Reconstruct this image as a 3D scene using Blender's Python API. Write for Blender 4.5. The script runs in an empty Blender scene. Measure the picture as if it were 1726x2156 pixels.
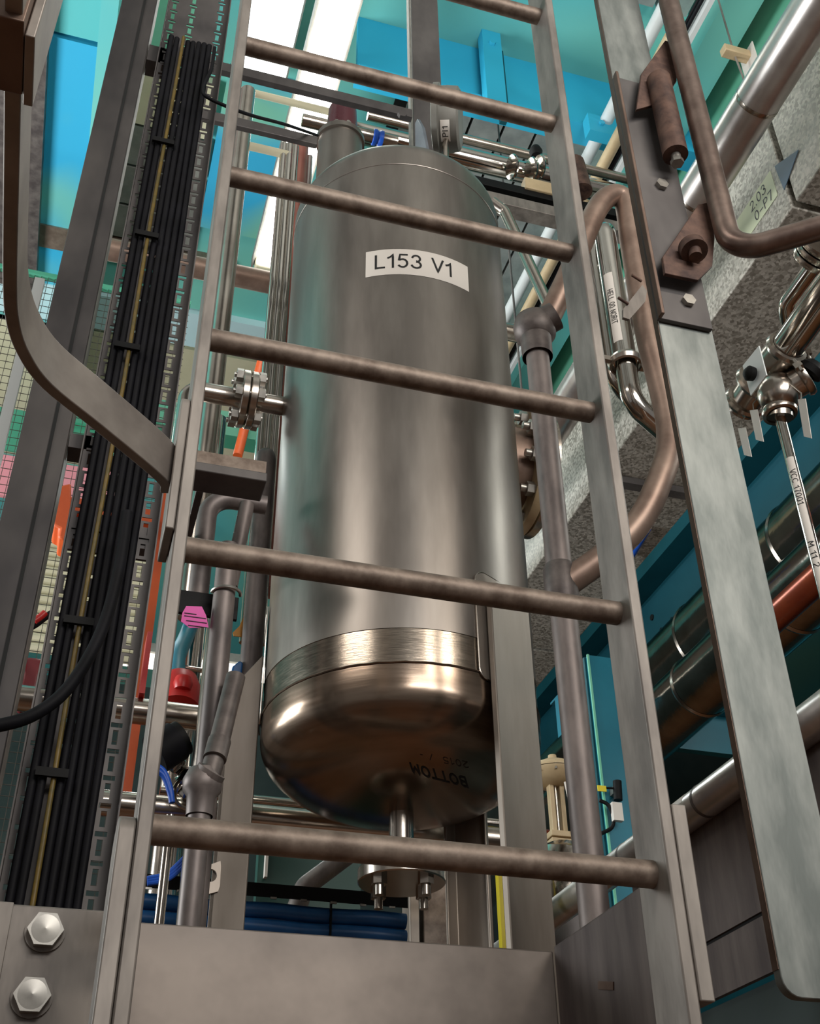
import bpy, bmesh, math, random
import numpy as np
from mathutils import Vector, Matrix
random.seed(7)
SC = bpy.context.scene
COL = SC.collection
PI = math.pi

# ------------------------------------------------------------------ camera
FPX, PITCH, ROLL, YAW = 2445.9, 0.6168, -0.0143, 0.2986
CAM = np.array([-0.071, -1.0337, 1.5982])
_fw = np.array([math.sin(YAW)*math.cos(PITCH), math.cos(YAW)*math.cos(PITCH), math.sin(PITCH)])
_r = np.array([math.cos(YAW), -math.sin(YAW), 0.0])
_u = np.cross(_r, _fw)
_r, _u = math.cos(ROLL)*_r + math.sin(ROLL)*_u, -math.sin(ROLL)*_r + math.cos(ROLL)*_u
cd = bpy.data.cameras.new('camera'); co = bpy.data.objects.new('camera', cd); COL.objects.link(co)
cd.sensor_fit = 'HORIZONTAL'; cd.sensor_width = 36.0; cd.lens = 36.0*FPX/1726.0
cd.clip_start = 0.02; cd.clip_end = 100
co.matrix_world = Matrix(((_r[0], _u[0], -_fw[0], CAM[0]), (_r[1], _u[1], -_fw[1], CAM[1]),
                          (_r[2], _u[2], -_fw[2], CAM[2]), (0, 0, 0, 1)))
SC.camera = co

# ------------------------------------------------------------------ world, exposure
w = bpy.data.worlds.new('world'); SC.world = w; w.use_nodes = True
bg = w.node_tree.nodes['Background']
bg.inputs[0].default_value = (0.88, 0.85, 0.82, 1); bg.inputs[1].default_value = 0.25
SC.view_settings.view_transform = 'Standard'; SC.view_settings.look = 'None'
SC.view_settings.gamma = 1.0; SC.view_settings.use_curve_mapping = False
SC.view_settings.exposure = -0.20

# ------------------------------------------------------------------ lights (hall lamps out of view, plus added uplights)
def area(name, loc, aim, sx, sy, energy, col):
    l = bpy.data.lights.new(name, 'AREA'); l.shape = 'RECTANGLE'; l.size = sx; l.size_y = sy
    l.energy = energy; l.color = col
    o = bpy.data.objects.new(name, l); COL.objects.link(o); o.location = loc
    d = Vector(aim)-Vector(loc); o.rotation_euler = d.to_track_quat('-Z', 'Y').to_euler()
area('hall_lamp_front', (1.6, -3.4, 4.6), (0.3, 0.5, 2.6), 1.5, 0.25, 58, (1.0, 0.90, 0.78))
area('hall_lamp_left', (-2.6, -1.6, 4.9), (0.2, 0.6, 2.8), 1.5, 0.25, 34, (1.0, 0.93, 0.85))
area('hall_lamp_right', (3.6, 0.4, 4.9), (1.4, 1.4, 3.0), 0.3, 1.5, 34, (0.95, 1.0, 0.95))
area('hall_lamp_back', (-0.5, 4.4, 5.6), (0.2, 3.0, 2.0), 1.8, 0.4, 60, (0.92, 1.0, 1.0))
area('added_uplight_left', (-3.2, 2.2, 3.2), (0.0, 2.6, 6.5), 1.6, 1.6, 250, (0.96, 1.0, 1.0))  # added fill light to brighten the ceiling from below, no real fixture
area('added_uplight_front', (1.0, -3.2, 3.6), (1.0, 1.0, 6.5), 2.4, 1.2, 130, (1.0, 0.98, 0.95))  # second added fill, aimed up at the ceiling from the camera side

# ------------------------------------------------------------------ pixel -> point on a world plane
def ray(x, y): return _fw + _r*(x-863)/FPX - _u*(y-1078)/FPX
def at(x, y, Y=0.0): d = ray(x, y); return CAM + d*(Y-CAM[1])/d[1]
def atX(x, y, X): d = ray(x, y); return CAM + d*(X-CAM[0])/d[0]
def atZ(x, y, Z): d = ray(x, y); return CAM + d*(Z-CAM[2])/d[2]

# ------------------------------------------------------------------ materials
def lin(c):
    return tuple(((v/255)/12.92 if v/255 <= .04045 else ((v/255+.055)/1.055)**2.4) for v in c)
def mat(name, c1, c2=None, metallic=0.0, rough=0.5, scale=20, stretch=(1, 1, 1), bump=0.0, detail=4,
        emit=None, es=0, lo=.35, hi=.65, rvar=0.08, kind='noise', spec=0.5):
    m = bpy.data.materials.new(name); m.use_nodes = True
    nt = m.node_tree; b = nt.nodes['Principled BSDF']
    b.inputs['Metallic'].default_value = metallic; b.inputs['Roughness'].default_value = rough
    b.inputs['Specular IOR Level'].default_value = spec
    c2 = c2 or c1
    a, bb = lin(c1), lin(c2)
    geo = nt.nodes.new('ShaderNodeNewGeometry'); mp = nt.nodes.new('ShaderNodeMapping')
    mp.inputs['Scale'].default_value = stretch
    nt.links.new(geo.outputs['Position'], mp.inputs['Vector'])
    if kind == 'voronoi':
        n = nt.nodes.new('ShaderNodeTexVoronoi'); n.inputs['Scale'].default_value = scale
        nt.links.new(mp.outputs[0], n.inputs['Vector'])
        sep = nt.nodes.new('ShaderNodeSeparateColor'); nt.links.new(n.outputs['Color'], sep.inputs[0]); fac = sep.outputs[0]
    else:
        n = nt.nodes.new('ShaderNodeTexNoise'); n.inputs['Scale'].default_value = scale
        n.inputs['Detail'].default_value = detail; n.inputs['Roughness'].default_value = .6
        nt.links.new(mp.outputs[0], n.inputs['Vector']); fac = n.outputs[0]
    r = nt.nodes.new('ShaderNodeValToRGB')
    r.color_ramp.elements[0].position = lo; r.color_ramp.elements[1].position = hi
    r.color_ramp.elements[0].color = (*a, 1); r.color_ramp.elements[1].color = (*bb, 1)
    nt.links.new(fac, r.inputs[0]); nt.links.new(r.outputs[0], b.inputs['Base Color'])
    if rvar:
        mr = nt.nodes.new('ShaderNodeMapRange'); mr.inputs[3].default_value = max(rough-rvar, 0.02); mr.inputs[4].default_value = rough+rvar
        nt.links.new(fac, mr.inputs[0]); nt.links.new(mr.outputs[0], b.inputs['Roughness'])
    if bump:
        bp = nt.nodes.new('ShaderNodeBump'); bp.inputs['Strength'].default_value = bump; bp.inputs['Distance'].default_value = .002
        nt.links.new(fac, bp.inputs['Height']); nt.links.new(bp.outputs[0], b.inputs['Normal'])
    if emit:
        b.inputs['Emission Color'].default_value = (*lin(emit), 1); b.inputs['Emission Strength'].default_value = es
    return m
M = {}
M['rung'] = mat('rung_zinc', (104, 90, 80), (146, 132, 120), .5, .55, 34, (1, 1, 1), .3)
M['coldark'] = mat('dark_column_zinc', (54, 51, 52), (84, 80, 78), .4, .55, 6, (1, 1, .5), .1)
M['galv'] = mat('galvanised_zinc', (112, 106, 101), (150, 143, 136), .5, .52, 22, (1, 1, .3), .2)
M['galvpost'] = mat('galvanised_post', (112, 118, 115), (150, 154, 150), .55, .5, 26, (1, 1, .3), .2)
M['galvbeam'] = mat('galvanised_beam', (116, 107, 100), (142, 132, 124), .55, .5, 9, (1, 1, 1), .1)
M['galvdark'] = mat('dull_galvanised', (78, 74, 74), (108, 104, 102), .5, .55, 7, (1, 1, .5), .1)
M['galvplate'] = mat('brown_zinc_plate', (86, 77, 76), (120, 110, 106), .45, .55, 12, (1.5, 1.5, .25), .12)
M['leg'] = mat('satin_leg_steel', (138, 128, 118), (160, 150, 140), .6, .46, 14, (1, 1, .2), .05)
M['tank'] = mat('brushed_tank_steel', (132, 125, 119), (152, 145, 138), .88, .36, 5, (3, 3, .6), .0, rvar=.05)
M['band'] = mat('ground_tank_band', (150, 140, 128), (172, 160, 146), .97, .22, 40, (1, 1, 8), .08, rvar=.05)
M['head'] = mat('spun_head_steel', (140, 122, 106), (160, 142, 126), .97, .22, 5, (1, 1, 14), .06, rvar=.06)
M['chrome'] = mat('polished_pipe', (196, 190, 182), (208, 202, 194), 1, .12, 8, rvar=.03)
M['satin'] = mat('satin_pipe', (176, 166, 156), (196, 188, 178), 1, .24, 10, rvar=.05)
M['silver'] = mat('aluminium_jacket', (196, 188, 184), (212, 206, 202), .85, .32, 12, rvar=.04)
M['foil'] = mat('foil_jacket', (168, 160, 150), (190, 184, 176), 1, .16, 9, (1, 1, 1), .9, rvar=.03)
M['copperish'] = mat('warm_pipe', (132, 110, 98), (160, 138, 124), .6, .45, 16, rvar=.05)
M['clampdark'] = mat('dark_malleable', (84, 76, 74), (112, 104, 100), .5, .5, 26, bump=.3)
M['handrail'] = mat('handrail_zinc', (100, 92, 90), (136, 126, 122), .5, .5, 22, (1, 1, .4), .15)
M['gate'] = mat('gate_tube', (116, 98, 90), (146, 128, 118), .75, .36, 20, (1, 1, 1), .1)
M['rust'] = mat('rusty_hinge', (62, 44, 40), (108, 82, 70), .3, .6, 30, bump=.3)
M['bolt'] = mat('bright_bolt', (158, 154, 148), (186, 182, 174), .85, .36, 30)
M['hoopdark'] = mat('hoop_edge', (98, 78, 68), (124, 104, 92), .6, .5, 14)
M['black'] = mat('black_rubber', (10, 10, 14), (18, 18, 24), 0, .62, 30, rvar=.05, spec=.18)
M['blackp'] = mat('black_paint', (14, 14, 15), None, 0, .6, rvar=0, spec=.2)
M['yellowcable'] = mat('yellow_green_sheath', (110, 88, 28), (84, 74, 30), 0, .5, 60)
M['blue'] = mat('blue_hose', (24, 84, 140), (32, 96, 156), 0, .4, 30)
M['bluecable'] = mat('blue_cable', (28, 84, 190), (34, 96, 210), 0, .4, 30)
M['teal'] = mat('teal_paint', (122, 196, 180), (98, 188, 190), 0, .5, 1.1, detail=1, spec=.3)
M['cyan'] = mat('cyan_paint', (44, 166, 210), (54, 178, 214), 0, .5, 1.1, detail=1, spec=.3)
M['cyanmix'] = mat('colour_cast_paint', (128, 196, 172), (60, 172, 214), 0, .5, 1.3, detail=1, lo=.42, hi=.58, spec=.3)  # blue and green blotches: colour cast of the lighting put into the paint
M['shadeteal'] = mat('shaded_teal_paint', (18, 74, 84), (22, 84, 96), 0, .5, 3, spec=.3)  # teal paint darkened for the weak light on the right-hand steelwork
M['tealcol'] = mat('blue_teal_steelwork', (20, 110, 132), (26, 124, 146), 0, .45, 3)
M['tealdim'] = mat('dimmed_teal_web', (24, 88, 104), (28, 96, 112), 0, .5, 3)  # same teal, with the dim light on the long beam in its colour
M['green'] = mat('green_panel', (60, 140, 112), (76, 152, 124), 0, .55, 3)
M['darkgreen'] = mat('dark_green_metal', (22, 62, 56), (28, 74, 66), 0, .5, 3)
M['mint'] = mat('mint_rail', (112, 196, 164), (128, 206, 176), 0, .5, 3)
M['deck'] = mat('zinc_deck', (150, 154, 152), (176, 180, 176), .3, .55, 9, bump=.1)
M['groove'] = mat('deck_groove', (14, 16, 16), None, 0, .8, rvar=0)
M['spangle'] = mat('spangled_duct', (128, 124, 114), (190, 186, 176), .15, .5, 110, (1, 1, 1), 0, kind='voronoi', lo=.1, hi=.9)
M['beige'] = mat('beige_panel', (196, 190, 160), (206, 200, 172), 0, .6, 3)
M['white'] = mat('white_plastic', (226, 232, 232), None, 0, .45, rvar=0)
M['palewhite'] = mat('pale_blue_panel', (196, 226, 232), None, 0, .5, rvar=0)
M['label'] = mat('paper_label', (222, 216, 208), None, 0, .5, rvar=0)
M['labelgreen'] = mat('pale_green_label', (206, 212, 180), None, 0, .5, rvar=0)
M['ink'] = mat('black_ink', (14, 14, 16), None, 0, .5, rvar=0)
M['inkfaint'] = mat('faded_marker', (60, 44, 36), None, .3, .5, rvar=0)
M['red'] = mat('red_paint', (196, 34, 30), (176, 28, 26), 0, .4, 10)
M['maroon'] = mat('maroon_cap', (84, 34, 44), (96, 42, 50), .1, .3, 10)
M['redbrown'] = mat('red_brown_pipe', (164, 104, 92), (176, 118, 104), .4, .35, 8)
M['darkred'] = mat('dark_red_paint', (110, 34, 42), (128, 42, 48), 0, .35, 10)
M['orange'] = mat('orange_paint', (224, 98, 44), (206, 88, 40), 0, .5, 8)
M['pink'] = mat('pink_card', (232, 96, 178), None, 0, .6, rvar=0)
M['pinkwall'] = mat('pink_panel', (214, 140, 150), None, 0, .6, rvar=0)
M['yellow'] = mat('yellow_tag', (226, 206, 40), None, 0, .45, rvar=0)
M['ochre'] = mat('ochre_tag', (196, 132, 34), None, 0, .5, rvar=0)
M['cream'] = mat('cream_enamel', (206, 184, 146), (190, 168, 132), 0, .45, 14)
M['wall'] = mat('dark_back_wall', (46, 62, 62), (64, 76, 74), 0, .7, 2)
M['floor'] = mat('red_brown_floor', (120, 78, 52), (142, 96, 66), 0, .35, 3)
M['copperpipe'] = mat('copper_pipe', (150, 70, 42), (128, 56, 36), .6, .3, 10)
M['tube'] = mat('lamp_diffuser', (255, 255, 250), None, 0, .5, rvar=0, emit=(255, 252, 244), es=14)
M['wire'] = mat('mesh_wire', (70, 66, 60), None, .5, .5, rvar=0)
M['greytrim'] = mat('grey_trim', (128, 128, 122), (150, 148, 142), .3, .5, 10)
M['glass'] = mat('gauge_glass', (210, 216, 214), None, 0, .08, rvar=0)
M['hoptop'] = mat('hoop_face', (132, 124, 118), (158, 150, 142), .5, .5, 14)
M['bluegrey'] = mat('blue_grey_post', (104, 110, 120), (122, 128, 136), .4, .5, 10)

# ------------------------------------------------------------------ mesh helper
class MB:
    def __init__(s): s.v = []; s.f = []; s.sm = []
    def add(s, vs, fs, smooth=False):
        o = len(s.v); s.v += [tuple(map(float, p)) for p in vs]
        s.f += [tuple(i+o for i in f) for f in fs]; s.sm += [smooth]*len(fs); return s
    def box(s, a, b):
        x0, y0, z0 = [min(p, q) for p, q in zip(a, b)]; x1, y1, z1 = [max(p, q) for p, q in zip(a, b)]
        return s.add([(x0,y0,z0),(x1,y0,z0),(x1,y1,z0),(x0,y1,z0),(x0,y0,z1),(x1,y0,z1),(x1,y1,z1),(x0,y1,z1)],
                     [(0,3,2,1),(4,5,6,7),(0,1,5,4),(1,2,6,5),(2,3,7,6),(3,0,4,7)])
    def obox(s, c, ax, ay, az, hx, hy, hz):
        c = np.array(c, float); A = [np.array(q, float)/np.linalg.norm(q) for q in (ax, ay, az)]
        vs = [c + i*hx*A[0] + j*hy*A[1] + k*hz*A[2] for k in (-1, 1) for (i, j) in ((-1,-1),(1,-1),(1,1),(-1,1))]
        return s.add(vs, [(0,3,2,1),(4,5,6,7),(0,1,5,4),(1,2,6,5),(2,3,7,6),(3,0,4,7)])
    def prism(s, poly, ext):
        n = len(poly); e = np.array(ext, float); P = [np.array(p, float) for p in poly]
        return s.add(P + [p+e for p in P], [tuple(range(n-1, -1, -1)), tuple(range(n, 2*n))] +
                     [(i, (i+1) % n, n+(i+1) % n, n+i) for i in range(n)])
    def cyl(s, p0, p1, r, seg=20, r1=None, caps=True):
        return s.tube([p0, p1], r, seg, caps=caps, rs=[r, r if r1 is None else r1])
    def tube(s, pts, r, seg=16, caps=True, rs=None, close=False):
        P = [np.array(p, float) for p in pts]; n = len(P)
        if rs is None: rs = [r]*n
        T = []
        for i in range(n):
            if close: t = P[(i+1) % n]-P[i-1]
            else: t = P[min(i+1, n-1)]-P[max(i-1, 0)]
            T.append(t/(np.linalg.norm(t)+1e-12))
        up = np.array([0, 0, 1.0]) if abs(T[0][2]) < .9 else np.array([1.0, 0, 0])
        nrm = np.cross(T[0], up); nrm /= np.linalg.norm(nrm)
        vs = []
        for i in range(n):
            nrm = nrm - T[i]*(nrm@T[i]); nrm /= np.linalg.norm(nrm); bn = np.cross(T[i], nrm)
            for k in range(seg):
                a = 2*PI*k/seg; vs.append(P[i] + rs[i]*(math.cos(a)*nrm + math.sin(a)*bn))
        fs = []
        for i in range(n if close else n-1):
            j = (i+1) % n
            for k in range(seg):
                k2 = (k+1) % seg; fs.append((i*seg+k, i*seg+k2, j*seg+k2, j*seg+k))
        s.add(vs, fs, True)
        if caps and not close:
            s.add(vs[:seg], [tuple(range(seg-1, -1, -1))]); s.add(vs[-seg:], [tuple(range(seg))])
        return s
    def lathe(s, prof, c, axis=(0, 0, 1), seg=48, cap=True):
        """prof: list of (radius, height along axis)"""
        A = np.array(axis, float); A /= np.linalg.norm(A); c = np.array(c, float)
        up = np.array([0, 0, 1.0]) if abs(A[2]) < .9 else np.array([1.0, 0, 0])
        U = np.cross(A, up); U /= np.linalg.norm(U); W = np.cross(A, U)
        vs = []
        for (r, h) in prof:
            for k in range(seg):
                a = 2*PI*k/seg; vs.append(c + A*h + r*(math.cos(a)*U + math.sin(a)*W))
        fs = [(i*seg+k, i*seg+(k+1) % seg, (i+1)*seg+(k+1) % seg, (i+1)*seg+k) for i in range(len(prof)-1) for k in range(seg)]
        s.add(vs, fs, True)
        if cap:
            if prof[0][0] > 1e-5: s.add(vs[:seg], [tuple(range(seg-1, -1, -1))])
            if prof[-1][0] > 1e-5: s.add(vs[-seg:], [tuple(range(seg))])
        return s
    def hexa(s, c, axis, r, h):
        A = np.array(axis, float); A /= np.linalg.norm(A); c = np.array(c, float)
        s.tube([c, c+A*h], r, 6)
        s.sm[-8:] = [False]*8
        return s
    def build(s, name, m, parent=None, bevel=0, origin=None):
        V = np.array(s.v)
        if parent is not None: o = WO[parent.name]
        elif origin is not None: o = np.array(origin, float)
        else:
            a, b = V.min(0), V.max(0); o = np.array([(a[0]+b[0])/2, (a[1]+b[1])/2, a[2]])
        me = bpy.data.meshes.new(name); me.from_pydata([tuple(p) for p in (V-o)], [], s.f); me.update()
        bm = bmesh.new(); bm.from_mesh(me); bmesh.ops.recalc_face_normals(bm, faces=bm.faces); bm.to_mesh(me); bm.free()
        for p, q in zip(me.polygons, s.sm): p.use_smooth = q
        try: me.set_sharp_from_angle(angle=math.radians(40))
        except Exception: pass
        me.materials.append(M[m] if isinstance(m, str) else m)
        ob = bpy.data.objects.new(name, me); COL.objects.link(ob)
        if parent is not None: ob.parent = parent
        else: ob.location = o
        WO[ob.name] = o
        if bevel:
            bv = ob.modifiers.new('bevel', 'BEVEL'); bv.width = bevel; bv.segments = 2; bv.limit_method = 'ANGLE'; bv.angle_limit = math.radians(50)
        return ob
WO = {}
def tag(o, label=None, cat=None, group=None, kind=None):
    if label: o['label'] = label
    if cat: o['category'] = cat
    if group: o['group'] = group
    if kind: o['kind'] = kind
    return o
def thing(name, label, cat, loc, group=None):
    o = bpy.data.objects.new(name, None); COL.objects.link(o); o.location = tuple(map(float, loc)); o.empty_display_size = .05
    WO[o.name] = np.array(loc, float)
    return tag(o, label, cat, group)
def struct(mb, name, m, **k): return tag(mb.build(name, m, **k), kind='structure')
def fillet(pts, rad, n=7):
    P = [np.array(p, float) for p in pts]; out = [P[0]]
    for i in range(1, len(P)-1):
        a, b, c = P[i-1], P[i], P[i+1]
        u = (a-b); lu = np.linalg.norm(u); u /= lu; v = (c-b); lv = np.linalg.norm(v); v /= lv
        ang = math.acos(max(-1, min(1, u@v)))
        if ang > PI-.02: out.append(b); continue
        d = min(rad/math.tan(ang/2), lu*.48, lv*.48); r = d*math.tan(ang/2)
        w = (u+v); w /= np.linalg.norm(w); cc = b + w*(r/math.sin(ang/2))
        s0, s1 = b+u*d-cc, b+v*d-cc; th = math.acos(max(-1, min(1, (s0@s1)/(r*r))))
        for k in range(n+1):
            t = k/n; out.append(cc + (math.sin((1-t)*th)*s0 + math.sin(t*th)*s1)/math.sin(th))
    out.append(P[-1]); return out
def spline(pts, n=8):
    P = [np.array(p, float) for p in pts]; P = [2*P[0]-P[1]] + P + [2*P[-1]-P[-2]]; out = []
    for i in range(1, len(P)-2):
        for k in range(n):
            t = k/n; a, b, c, d = P[i-1:i+3]
            out.append(.5*((2*b)+(-a+c)*t+(2*a-5*b+4*c-d)*t*t+(-a+3*b-3*c+d)*t**3))
    out.append(P[-2]); return out
def _arc(cx, cy, rx, ry, a0, a1, n=12):
    return [(cx+rx*math.cos(math.radians(a0+(a1-a0)*i/n)), cy+ry*math.sin(math.radians(a0+(a1-a0)*i/n))) for i in range(n+1)]
GL = {'L': (.52, [[(.04, 1), (.04, 0), (.5, 0)]]), '1': (.36, [[(.02, .76), (.16, .84), (.28, 1), (.28, 0)]]),
      '5': (.56, [[(.5, 1), (.12, 1), (.06, .54)] + _arc(.26, .32, .26, .32, 130, -140)]), 
      '3': (.56, [_arc(.27, .75, .22, .25, 160, -90) + _arc(.27, .26, .26, .26, 90, -160)]),
      'V': (.62, [[(0, 1), (.31, 0), (.62, 1)]]), ' ': (.26, []), 'P': (.56, [[(.04, 0), (.04, 1), (.3, 1)] + _arc(.3, .75, .24, .25, 90, -90) + [(.04, .5)]]),
      'I': (.12, [[(.06, 0), (.06, 1)]]), '2': (.56, [_arc(.28, .74, .24, .26, 160, -20) + [(.04, 0), (.54, 0)]]),
      '0': (.56, [_arc(.28, .5, .25, .5, 0, 360, 22)]), '.': (.12, [[(.05, 0), (.05, .08)]]), '–': (.5, [[(.04, .42), (.46, .42)]]), '-': (.3, [[(.04, .42), (.26, .42)]]),
      '7': (.54, [[(.02, 1), (.5, 1), (.2, 0)]]), 'B': (.58, [[(.04, 0), (.04, 1), (.28, 1)] + _arc(.28, .76, .22, .24, 90, -90) + [(.04, .52)], [(.28, .52)] + _arc(.28, .26, .25, .26, 90, -90) + [(.04, 0)]]),
      'O': (.68, [_arc(.33, .5, .31, .5, 0, 360, 22)]), 'T': (.6, [[(0, 1), (.6, 1)], [(.3, 1), (.3, 0)]]), 'M': (.7, [[(.04, 0), (.06, 1), (.35, .3), (.64, 1), (.68, 0)]]),
      'H': (.58, [[(.04, 0), (.04, 1)], [(.54, 0), (.54, 1)], [(.04, .5), (.54, .5)]]), 'E': (.5, [[(.5, 1), (.04, 1), (.04, 0), (.5, 0)], [(.04, .5), (.44, .5)]]),
      'N': (.6, [[(.04, 0), (.04, 1), (.56, 0), (.56, 1)]]), 'R': (.58, [[(.04, 0), (.04, 1), (.3, 1)] + _arc(.3, .76, .22, .24, 90, -90) + [(.04, .52)], [(.3, .52), (.56, 0)]]),
      'C': (.62, [_arc(.33, .5, .3, .5, 50, 310, 16)]), '/': (.36, [[(0, 0), (.34, 1)]])}
def text(name, body, size, m, parent, mapf, bold=0.0):
    """lettering drawn as flat ribbons; mapf maps flat text (x, y in m, centred) to a world point"""
    X = 0; st = []
    for ch in body:
        wd, ss = GL[ch]; st += [[(x+X, y) for x, y in q] for q in ss]; X += wd+.2
    X -= .2; hw = .062+bold; mb = MB()
    for q in st:
        P = [np.array(p) for p in q]
        if len(P) > 1:   # subdivide straight runs so they can bend with the surface
            Q = [P[0]]
            for a, b in zip(P[:-1], P[1:]):
                k = max(1, int(np.linalg.norm(b-a)/.2)); Q += [a+(b-a)*i/k for i in range(1, k+1)]
            P = Q
        n = len(P); vs = []
        cl = np.linalg.norm(P[0]-P[-1]) < .02
        for i in range(n):
            a = P[i-1] if i else (P[-2] if cl else P[0]); b = P[i+1] if i < n-1 else (P[1] if cl else P[-1])
            t = b-a; t /= np.linalg.norm(t)+1e-9; nn = np.array([-t[1], t[0]]); k = 1.0
            if 0 < i < n-1:
                u = P[i]-P[i-1]; u /= np.linalg.norm(u)+1e-9; k = 1/max(.55, abs(u@t))
            e = (-t*hw*.9 if i == 0 and not cl else (t*hw*.9 if i == n-1 and not cl else 0))
            for sg in (-1, 1):
                v = P[i]+e+nn*sg*hw*k; vs.append(mapf((v[0]-X/2)*size, (v[1]-.5)*size))
        mb.add(vs, [(2*i, 2*i+1, 2*i+3, 2*i+2) for i in range(n-1)])
    return mb.build(name, m, parent)
def plane_map(c, xd, yd):
    c, xd, yd = (np.array(q, float) for q in (c, xd, yd)); xd /= np.linalg.norm(xd); yd /= np.linalg.norm(yd)
    return lambda x, y: c + x*xd + y*yd
def zcol(x, y, Y):  # x coordinate of a vertical line seen at pixel (x, y) at depth Y
    return at(x, y, Y)[0]
zx = lambda px, py, Y: at(px, py, Y)[0]
def vpipe(name, label, cat, px, py, Y, r, ytop, ybot, m, group=None, seg=20, z0=None, z1=None):
    x = zcol(px, py, Y); a = at(px, ybot, Y)[2] if z0 is None else z0; b = at(px, ytop, Y)[2] if z1 is None else z1
    return tag(MB().cyl((x, Y, a), (x, Y, b), r, seg).build(name, m), label, cat, group)

# =================================================================== SETTING
ZC = 6.5
struct(MB().box((-8, -6, -.1), (8, 9, 0)), 'floor', 'floor')
struct(MB().box((-8, 8.9, 0), (8, 9.1, ZC)), 'wall_back', 'wall')
struct(MB().box((6.9, -3, 0), (7.1, 9, ZC)), 'wall_right', 'wall')
ceil = struct(MB().box((-8, -6, ZC), (8, 9, ZC+.15)), 'ceiling', 'teal')
struct(MB().box((-8, -6, ZC-.03), (8, .95, ZC-.001)), 'ceiling', 'deck')
def cpanel(nm, x0, x1, y0, y1, m, drop=.02, par=ceil):
    return MB().box((x0, y0, ZC-drop), (x1, y1, ZC-.001)).build(nm, m, par)
# painted panels between the beams on the left
cpanel('ceiling_panel', -1.6, -.38, 1.4, 2.34, 'teal', .03)
cpanel('ceiling_panel', -1.6, -.38, 2.36, 4.3, 'cyanmix', .04)
cpanel('ceiling_panel', -.36, -.02, 1.5, 2.34, 'mint', .03)
cpanel('ceiling_panel', -.34, .06, 2.4, 2.72, 'beige', .05)
for k, (a, b) in enumerate(((2.74, 2.98), (3.0, 3.24), (3.26, 3.48))):
    cpanel('ceiling_panel', -.36, .08, a, b, 'greytrim', .04)
cpanel('ceiling_panel', -1.2, .3, 3.5, 3.66, 'copperish', .05)
cpanel('ceiling_panel', -1.2, .3, 3.68, 3.92, 'teal', .03)
cpanel('ceiling_panel', -1.2, 1.0, 3.94, 4.22, 'palewhite', .05)
cpanel('ceiling_panel', -1.4, 1.0, 4.26, 5.6, 'beige', .04)
cpanel('ceiling_panel', .10, .52, 2.3, 3.3, 'cyanmix', .03)
# steel deck on the right with dark joints between the sheets
for k in range(9):
    x0 = 1.02+.166*k if k < 8 else 2.35
    if k > 6: break
    cpanel('deck_sheet', .96+.166*k, .96+.166*k+.15, 2.18, 4.1, 'deck', .05)
cpanel('deck_backing', .9, 2.2, 2.16, 4.12, 'groove', .012)
for k in range(4):
    cpanel('deck_sheet', 1.72+.166*k, 1.72+.166*k+.15, 1.1, 1.46, 'deck', .05)
# cross beam (painted bright blue) and long beams
t = tag(MB().box((.62, 1.90, 6.08), (3.2, 1.925, ZC)).box((.62, 1.86, 6.06), (3.2, 1.97, 6.08)).build('ceiling_beam', 'cyan'),
        'bright blue painted cross beam under the ceiling above the tank', 'beam')
br = thing('beam_bracket', 'blue steel bracket with hex bolt on the blue cross beam', 'bracket', (1.22, 1.86, 6.05))
MB().box((1.18, 1.80, 5.98), (1.27, 1.855, 6.5)).build('bracket_plate', 'cyan', br)
MB().hexa((1.225, 1.80, 6.40), (0, -1, 0), .016, .014).build('bolt', 'cyan', br)
MB().box((1.27, 1.85, 5.96), (1.30, 1.90, 6.45)).build('bracket_rib', 'shadeteal', br)
br2 = thing('beam_bracket', 'blue steel bracket hanging below the beam behind right ladder stile', 'bracket', (1.72, 1.86, 5.9))
MB().box((1.66, 1.80, 5.94), (1.78, 1.855, 6.06)).build('bracket_plate', 'cyan', br2)
MB().hexa((1.72, 1.80, 6.0), (0, -1, 0), .014, .012).build('bolt', 'cyan', br2)
for (x, lab) in ((2.05, 'teal long beam under the ceiling right of the ladder'),):
    tag(MB().box((x, .3, 6.2), (x+.16, 6, 6.5)).build('ceiling_beam', 'teal'), lab, 'beam')
tag(MB().box((2.32, .0, 6.1), (2.40, 7, 6.45)).build('ceiling_beam', 'mint'), 'mint green long rail beam at the top right', 'beam')
tag(MB().box((2.62, .0, 5.9), (3.1, 7, 6.45)).build('ceiling_beam', 'shadeteal'), 'dark teal deep beam behind the big polished pipe', 'beam')
tag(MB().box((-.47, 1.2, 6.1), (-.40, 5, 6.49)).build('ceiling_beam', 'teal'), 'green long beam beside the left column', 'beam')

# lamps, and a glowing panel for their glare ------------------------------------------------------------------
lm = thing('strip_lamp', 'long glowing strip lamp running away above the tank', 'lamp', (.47, 2.3, 5.98))
MB().box((.375, 1.2, 6.03), (.385, 3.1, 6.10)).box((.385, 1.2, 6.05), (.535, 3.1, 6.12)).box((.545, 1.2, 6.03), (.555, 3.1, 6.10)).build('housing', 'greytrim', lm)
MB().box((.395, 1.22, 6.0), (.54, 3.04, 6.05)).build('diffuser', 'tube', lm, bevel=.01)
MB().box((.39, 3.045, 5.995), (.545, 3.09, 6.06)).build('end_cap', 'beige', lm, bevel=.01)
MB().cyl((.46, 1.6, 6.12), (.46, 1.6, 6.5), .006, 8).cyl((.46, 2.8, 6.12), (.46, 2.8, 6.5), .006, 8).build('hanger', 'greytrim', lm)
lm2 = thing('lamp_glare_panel', 'broad glowing panel for the lamp glare left of the strip lamp', 'lamp', (.26, 1.95, 6.3))  # glowing box added for overexposed lamp glare on the ceiling, not a second lamp
MB().box((.10, 1.6, 6.33), (.36, 2.24, 6.37)).build('housing', 'greytrim', lm2)
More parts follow.
